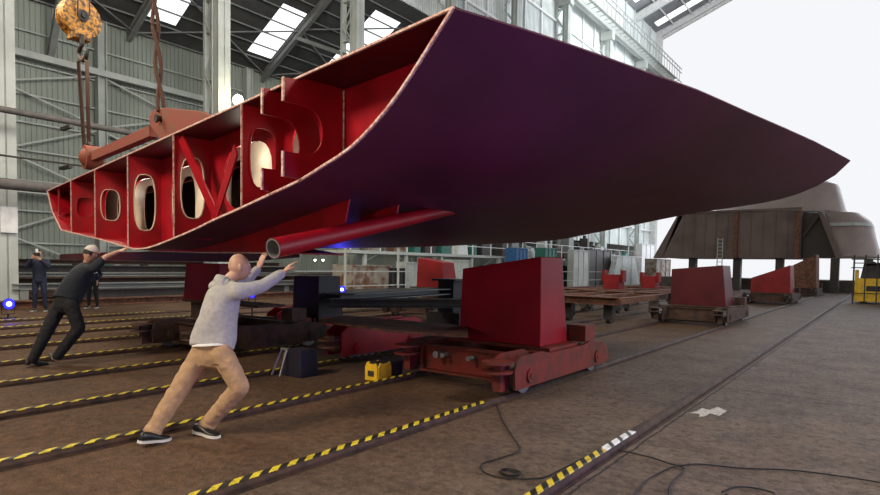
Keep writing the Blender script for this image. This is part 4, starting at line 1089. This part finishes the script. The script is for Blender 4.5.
# thin railings in front
t = thing('barrier_rail', 'thin pale safety railing on posts behind the blue lamp', 'railing', (-13.8,20,0))
bm = NB()
pa1, pa2 = onX(295,283,-14.5), onX(560,268,-14.5)
bm.free()
for z in (.75,1.25): bm = NB(); beam(bm, V((-14.5,pa1.y,z)), V((-14.5,36,z)), .035,.035); obj('rail_bar', bm, GREY, t)
for px in (345,398,445,505):
    yp = onX(px,285,-14.5).y; bm = NB(); beam(bm, V((-14.5,yp,0)), V((-14.5,yp,2.1 if px < 440 else 1.7)), .06,.06); obj('post', bm, LGREY, t)

# lamps
def led(label, px, py, depth_X, aim, energy=120, r=.12, h=None):
    p = onX(px,py,depth_X)
    t = thing('blue_flood_lamp', label, 'lamp', (p.x,p.y,0))
    d = (V(aim)-p).normalized(); d_, s_, u_ = frame_of(d)
    bm = NB(); cyl(bm, p-d*.14, p-d*.01, r*.8, r, 20); obj('housing', bm, BLACK, t, smooth='auto')
    bm = NB(); cyl(bm, p-d*.012, p, r*.9, seg=20); obj('lens', bm, BLUEL, t)
    bm = NB(); cyl(bm, p, p+d*.006, r*.45, seg=16); obj('lens_core', bm, BLUEC, t)
    bm = NB(); tube(bm, [p-d*.06+s_*r, V((p.x,p.y,max(p.z-.25,.02)))-d*.06+s_*r, V((p.x,p.y,max(p.z-.25,.02)))-d*.06-s_*r, p-d*.06-s_*r], .012)
    cyl(bm, V((p.x,p.y,0))-V((d.x,d.y,0))*.06, V((p.x,p.y,max(p.z-.25,.02)))-V((d.x,d.y,0))*.06, .02); cyl(bm, V((p.x,p.y,0))-V((d.x,d.y,0))*.06, V((p.x,p.y,.02))-V((d.x,d.y,0))*.06, .16, seg=16)
    obj('yoke_stand', bm, BLACK, t)
    l = bpy.data.lights.new('blue_beam','SPOT'); l.energy = energy; l.color = (.06,.05,1.0); l.spot_size = math.radians(85); l.spot_blend = .6; l.shadow_soft_size = .1
    lo_ = bpy.data.objects.new('blue_beam', l); C.objects.link(lo_); lo_.location = p+d*.05; lo_.rotation_euler = d.to_track_quat('-Z','Y').to_euler()
    return t
led('blue flood lamp glowing at the far left edge near the rails', 9, 304, -17.5, (-6,6,1.5), 40, .14)
led('blue flood lamp glowing under the hull by the thin railing', 342, 289.5, -11.5, (-1,1.5,1.8), 40, .10)
led('small blue lamp shining under the arm of the man in grey', 252, 295, -12.5, (-4.4,2.4,1.4), 6, .08)
# flood lamp on column
fp = onX(238,100,-21.4)
t = thing('flood_lamp', 'glowing warm flood lamp on a bracket above the hull section', 'lamp', fp)
bm = NB(); sphere(bm, fp, .20, 3); obj('lamp_globe', bm, LAMPG, t, smooth=True)
bm = NB(); cyl(bm, fp+V((-.12,.05,.0)), fp+V((-.4,.1,.05)), .2, .08, 16); beam(bm, fp+V((-.35,0.05,0)), V((CX+.30,COLY[1]+.1,fp.z-.1)), .06,.06); obj('lamp_bracket', bm, GREY, t)
l = bpy.data.lights.new('flood','POINT'); l.energy = 40; l.color = (1,.88,.6); l.shadow_soft_size = .3
lo_ = bpy.data.objects.new('flood', l); C.objects.link(lo_); lo_.location = fp+V((1.2,.6,0))
for px in (315,323,330):
    q = onX(px,254 if px == 330 else 260,-21); bm = NB(); box(bm, (q.x-.03,q.y-.04,q.z-.035),(q.x+.03,q.y+.04,q.z+.035)); cyl(bm, q-V((0,0,.06)), q, .02, .03, 8)
    tag(obj('wall_lamp', bm, SMALLW), 'tiny white lamp glowing in the dark strip behind the shaft tube', 'lamp', 'tiny white lamps behind the shaft tube')

# ------------------------------------------------------------------ far brown ship block
YB = 48.0
def bp(px, py, y=YB): return onY(px, py, y)
t = thing('ship_block', 'large brown unpainted ship block with a rounded stern standing at the open gable end', 'ship block', (bp(760,285).x, YB, 0))
z0 = bp(740,258).z; zt = bp(700,212).z; xl, xm, xr = bp(662,258).x, bp(800,258).x, bp(815,258).x
bm = NB(); hexa(bm, [V((xl,YB,z0)),V((xm,YB,z0)),V((xm,YB+6,z0)),V((xl,YB+6,z0)),V((bp(680,214).x,YB,zt)),V((xm,YB,bp(800,210).z)),V((xm,YB+6,bp(800,210).z)),V((bp(680,214).x,YB+6,zt))])
for i in range(2,12):
    xx = xl+(xm-xl)*i/12; box(bm, (xx-.02,YB-.05,z0), (xx+.02,YB,zt))
box(bm, (bp(680,214).x,YB-.12,zt-.1), (xm,YB,zt+.05)); obj('side_panel', bm, BROWNHULL, t)
bm = NB(); a = bp(737,213).x; box(bm, (a-.12,YB-.2,z0), (a+.12,YB,zt)); obj('rib', bm, RUST, t); bm = NB(); a = bp(799,213).x; box(bm, (a-.15,YB-.25,z0-.1), (a+.12,YB,bp(799,211).z)); obj('rib', bm, RUST, t)
bm = NB(); prism(bm, [bp(653,258),bp(662,258),bp(683,216),bp(677,216)], V((0,1.5,0))); obj('slanted_flange', bm, BROWNHULL, t); bm = NB(); prism(bm, [bp(836,258),bp(842,258),bp(823,212),bp(818,212)], V((0,2.5,0))); obj('slanted_flange', bm, BROWNHULL, t)
bm = NB(); prism(bm, [bp(801,258,YB+1),bp(838,258,YB+1),bp(822,214,YB+1),bp(801,212,YB+1)], V((0,.2,0))); beam(bm, bp(803,236,YB+.6), bp(818,216,YB+.6), .15,.15); obj('recess_panel', bm, DKSTEEL, t)
# rounded stern bodies: lofted from elliptic cross sections
def stern(pts_top, pts_bot, y0, dp, seg=16):
    bm = NB(); rings = []
    for (ax, ay), (bx, by) in zip(pts_top, pts_bot):
        T_, B_ = onY(ax, ay, y0), onY(bx, by, y0)
        c = (T_+B_)/2; h = (T_-B_)/2
        rings.append([bm.verts.new(c + h*math.cos(2*math.pi*k/seg) + V((0,dp,0))*math.sin(2*math.pi*k/seg)) for k in range(seg)])
    for a, b in zip(rings, rings[1:]):
        for k in range(seg): bm.faces.new((a[k],a[(k+1)%seg],b[(k+1)%seg],b[k]))
    bm.faces.new(rings[0]); bm.faces.new(rings[-1]); return bm
def level(rows, y0, dp, seg=24):
    """stack of horizontal superellipse outlines (px left, px right, py)"""
    bm = NB(); rings = []
    for (l_, r_, py) in rows:
        A, B = onY(l_, py, y0), onY(r_, py, y0); z = (A.z+B.z)/2; cx = (A.x+B.x)/2; rx = (B.x-A.x)/2
        ring = []
        for k in range(seg):
            t_ = 2*math.pi*k/seg; c_, s_ = math.cos(t_), math.sin(t_)
            ring.append(bm.verts.new((cx+rx*math.copysign(abs(c_)**.6,c_), y0+2+dp*math.copysign(abs(s_)**.6,s_), z)))
        rings.append(ring)
    for a, b in zip(rings, rings[1:]):
        for k in range(seg): bm.faces.new((a[k],a[(k+1)%seg],b[(k+1)%seg],b[k]))
    bm.faces.new(rings[0]); bm.faces.new(rings[-1]); return bm
GREYH = mat('grey_brown_plate', (0.33,0.265,0.25), 0.6, var=0.25, scale=0.6, bump=0.03)
bm = level([(700,846,214),(730,842,200),(770,838,186),(782,826,181),(795,820,179)], YB+4, 3.5); obj('upper_stern', bm, GREYH, t, smooth='auto')
bm = level([(800,881,257),(800,880,250),(806,876,236),(812,874,226),(812,872,222),(816,862,215),(822,840,213)], YB+4, 4.5); obj('lower_stern', bm, GREYH, t, smooth='auto')
bm = level([(812,874.6,228),(812,874,225)], YB+3.9, 4.6); obj('rubbing_band', bm, GREY, t)
bm = NB()
bm.free()
for px in (690,735,778,806,834,868): bm = NB(); q = bp(px,270); box(bm, (q.x-.25,YB+.5,0), (q.x+.25,YB+1.2,z0)); obj('support_leg', bm, DKSTEEL, t)
# hull block's long low sill
bm = NB(); q0, q1 = onY(640,284,52), onY(885,284,52); box(bm, (q0.x,52,0), (q1.x+6,52.8,.85)); struct('platform_sill', bm, CONC)
t = thing('ladder', 'pale ladder leaning on the side of the brown ship block', 'ladder', (bp(720,258).x,YB-.3,0))
bm = NB(); a, b = bp(718,238,YB-.2), bp(723,238,YB-.2); box(bm, (a.x-.03,YB-.25,a.z-2.2), (a.x+.03,YB-.2,a.z)); box(bm, (b.x-.03,YB-.25,a.z-2.2), (b.x+.03,YB-.2,a.z)); obj('stile', bm, LGREY, t)
bm = NB()
for i in range(8): box(bm, (a.x,YB-.25,a.z-2.1+i*.28), (b.x,YB-.22,a.z-2.05+i*.28))
obj('rung', bm, LGREY, t)
# yellow machine on the right
p = onZ(868,304,0); x, y = p.x, p.y; sc_ = (p-CAM).length/F
t = thing('yellow_generator', 'yellow machine with black engine and scaffold frame at the right edge', 'machine', (x,y,0))
bm = NB(); box(bm, (x-.5,y,.10), (x+1.4,y+2.0,1.2)); box(bm, (x-.55,y-.05,.1), (x-.4,y+.1,1.6)); obj('chassis', bm, YEL, t, bevel=.03)
bm = NB(); box(bm, (x-.1,y-.04,.60), (x+1.2,y+.02,.85)); box(bm, (x-.35,y+.1,1.2), (x+1.3,y+1.8,1.95), top=(.85,.9)); cyl(bm, V((x+.1,y+.4,1.7)), V((x+.1,y+.4,2.0)), .12); obj('engine', bm, BLACK, t, bevel=.05)
bm = NB()
for dx in (-.6,-.15,.3,.75): 
    for yy in (y-.3,y+.2): cyl(bm, V((x+dx,yy,0)), V((x+dx,yy,2.3)), .028)
for z in (.5,1.7,2.1): 
    for yy in (y-.3,y+.2): cyl(bm, V((x-.7,yy,z)), V((x+1.3,yy,z)), .022)
    cyl(bm, V((x-.6,y-.3,z)), V((x-.6,y+.2,z)), .022)
box(bm, (x-.6,y-.3,1.9),(x+1.2,y+.2,1.94)); obj('scaffold', bm, DKSTEEL, t)
for dx in (-.2,.9):
    for yy in (y+.35,y+1.6): bm = NB(); cyl(bm, V((x+dx-.1,yy,.22)), V((x+dx+.1,yy,.22)), .22, seg=20); obj('wheel', bm, RUBBER, t, smooth='auto')

# ------------------------------------------------------------------ cables and paint on the floor
def cable(label, pts, r=.0055):
    P3 = smoothpath([onZ(a,b,.012) for a,b in pts], 6); bm = NB(); tube(bm, P3, r, 6)
    for v in bm.verts: v.co.z = max(v.co.z, .002)
    return tag(obj('floor_cable', bm, RUBBER, smooth=True), label, 'cable')
cable('thin black cable from the front trolley curling to a coil on the floor', [(497,404),(502,420),(512,436),(519,450),(500,458),(482,464),(484,472),(505,478),(540,478),(560,470),(585,457)])
cable('black cable running from the right rail to the bottom right corner', [(618,450),(650,457),(676,465),(700,464),(740,468),(790,470),(840,476),(890,484)])
cable('looping black cable at the bottom edge between the rail and the paint mark', [(632,500),(640,486),(655,475),(676,466),(684,470),(672,482),(668,500)])
cable('short black looped cable at the bottom right', [(722,492),(735,487),(755,488),(775,494),(760,500),(735,498),(726,494)])
bm = NB(); q = onZ(507,474,0)
for i in range(4): tube(bm, [V((q.x+(.06+.006*i)*math.cos(a)+.01*i, q.y+(.045+.006*i)*math.sin(a), .010+.004*i)) for a in [2*math.pi*k/24 for k in range(25)]], .005, 6)
tag(obj('cable_coil', bm, RUBBER, smooth=True), 'small dark coil of cable lying on the floor at bottom centre', 'cable')
bm = NB()
for poly in ([(690,413),(697,411),(702,408),(709,410),(718,407),(727,411),(719,416),(710,413),(706,416),(699,417),(700,414)],):
    ps = [onZ(a,b,.0015) for a,b in poly]; prism(bm, ps, V((0,0,.001)))
tag(obj('paint_mark', bm, PAINTSPOT), 'spilt white paint mark on the concrete right of the rail', 'paint mark')

# ------------------------------------------------------------------ light
wd = bpy.data.worlds.new('world'); SC.world = wd; wd.use_nodes = True
bg = wd.node_tree.nodes['Background']; bg.inputs[0].default_value = (0.92,0.93,0.96,1); bg.inputs[1].default_value = 1.0
def area(loc, aim, size, energy, col, name='lamp_light', sy=None):
    l = bpy.data.lights.new(name,'AREA'); l.energy = energy; l.size = size; l.color = col
    if sy: l.shape = 'RECTANGLE'; l.size_y = sy
    o = bpy.data.objects.new(name, l); C.objects.link(o); o.location = loc
    o.rotation_euler = (V(aim)-V(loc)).to_track_quat('-Z','Y').to_euler(); return o
# daylight through the open gable
area((-4,71,13), (-6,20,3), 24, 8500, (.84,.90,1.0), 'gable_daylight', 20)
# unseen overhead lights added to brighten the hall
area((-7,-6,9), (-6,5,1.2), 3, 1500, (1,.82,.62), 'overhead_fill')
area((7,8,11), (-1,9,0), 3, 1200, (1,.90,.80), 'overhead_fill')
l = bpy.data.lights.new('blue_wash','SPOT'); l.energy = 380; l.color = (.20,.04,1.0); l.spot_size = math.radians(75); l.spot_blend = 1; l.shadow_soft_size = .6
lo_ = bpy.data.objects.new('blue_wash', l); C.objects.link(lo_); lo_.location = (1.4,3.7,.25); lo_.rotation_euler = (V((-4.2,4.4,1.9))-V((1.4,3.7,.25))).to_track_quat('-Z','Y').to_euler()
area((-11,10,14), (-26,16,3), 5, 1500, (1,.95,.85), 'aisle_overhead_fill')
area((-10,50,25), (-23,56,20), 6, 3000, (.95,.97,1), 'overhead_fill')  # added to brighten the pale upper wall
area((15,16,4.5), (-1,10,2.9), 6, 900, (.62,.72,1.0), 'door_daylight')
area((-2.2,-0.6,1.25), (-6.0,7.0,.5), .5, 42, (1,.88,.72), 'low_fill')  # unseen warm light added to brighten bogies and cradle under the hull
area((-17,3,10), (-11,6,0), 3, 800, (1,.88,.70), 'overhead_fill')  # added to brighten the left floor under the hull
area((-26,26,11.5), (-29,26,0), 4, 200, (1,.95,.85), 'aisle_light')
SC.view_settings.view_transform = 'Standard'; SC.view_settings.look = 'None'
SC.view_settings.exposure = 0.0; SC.view_settings.gamma = 1.0; SC.view_settings.use_curve_mapping = False
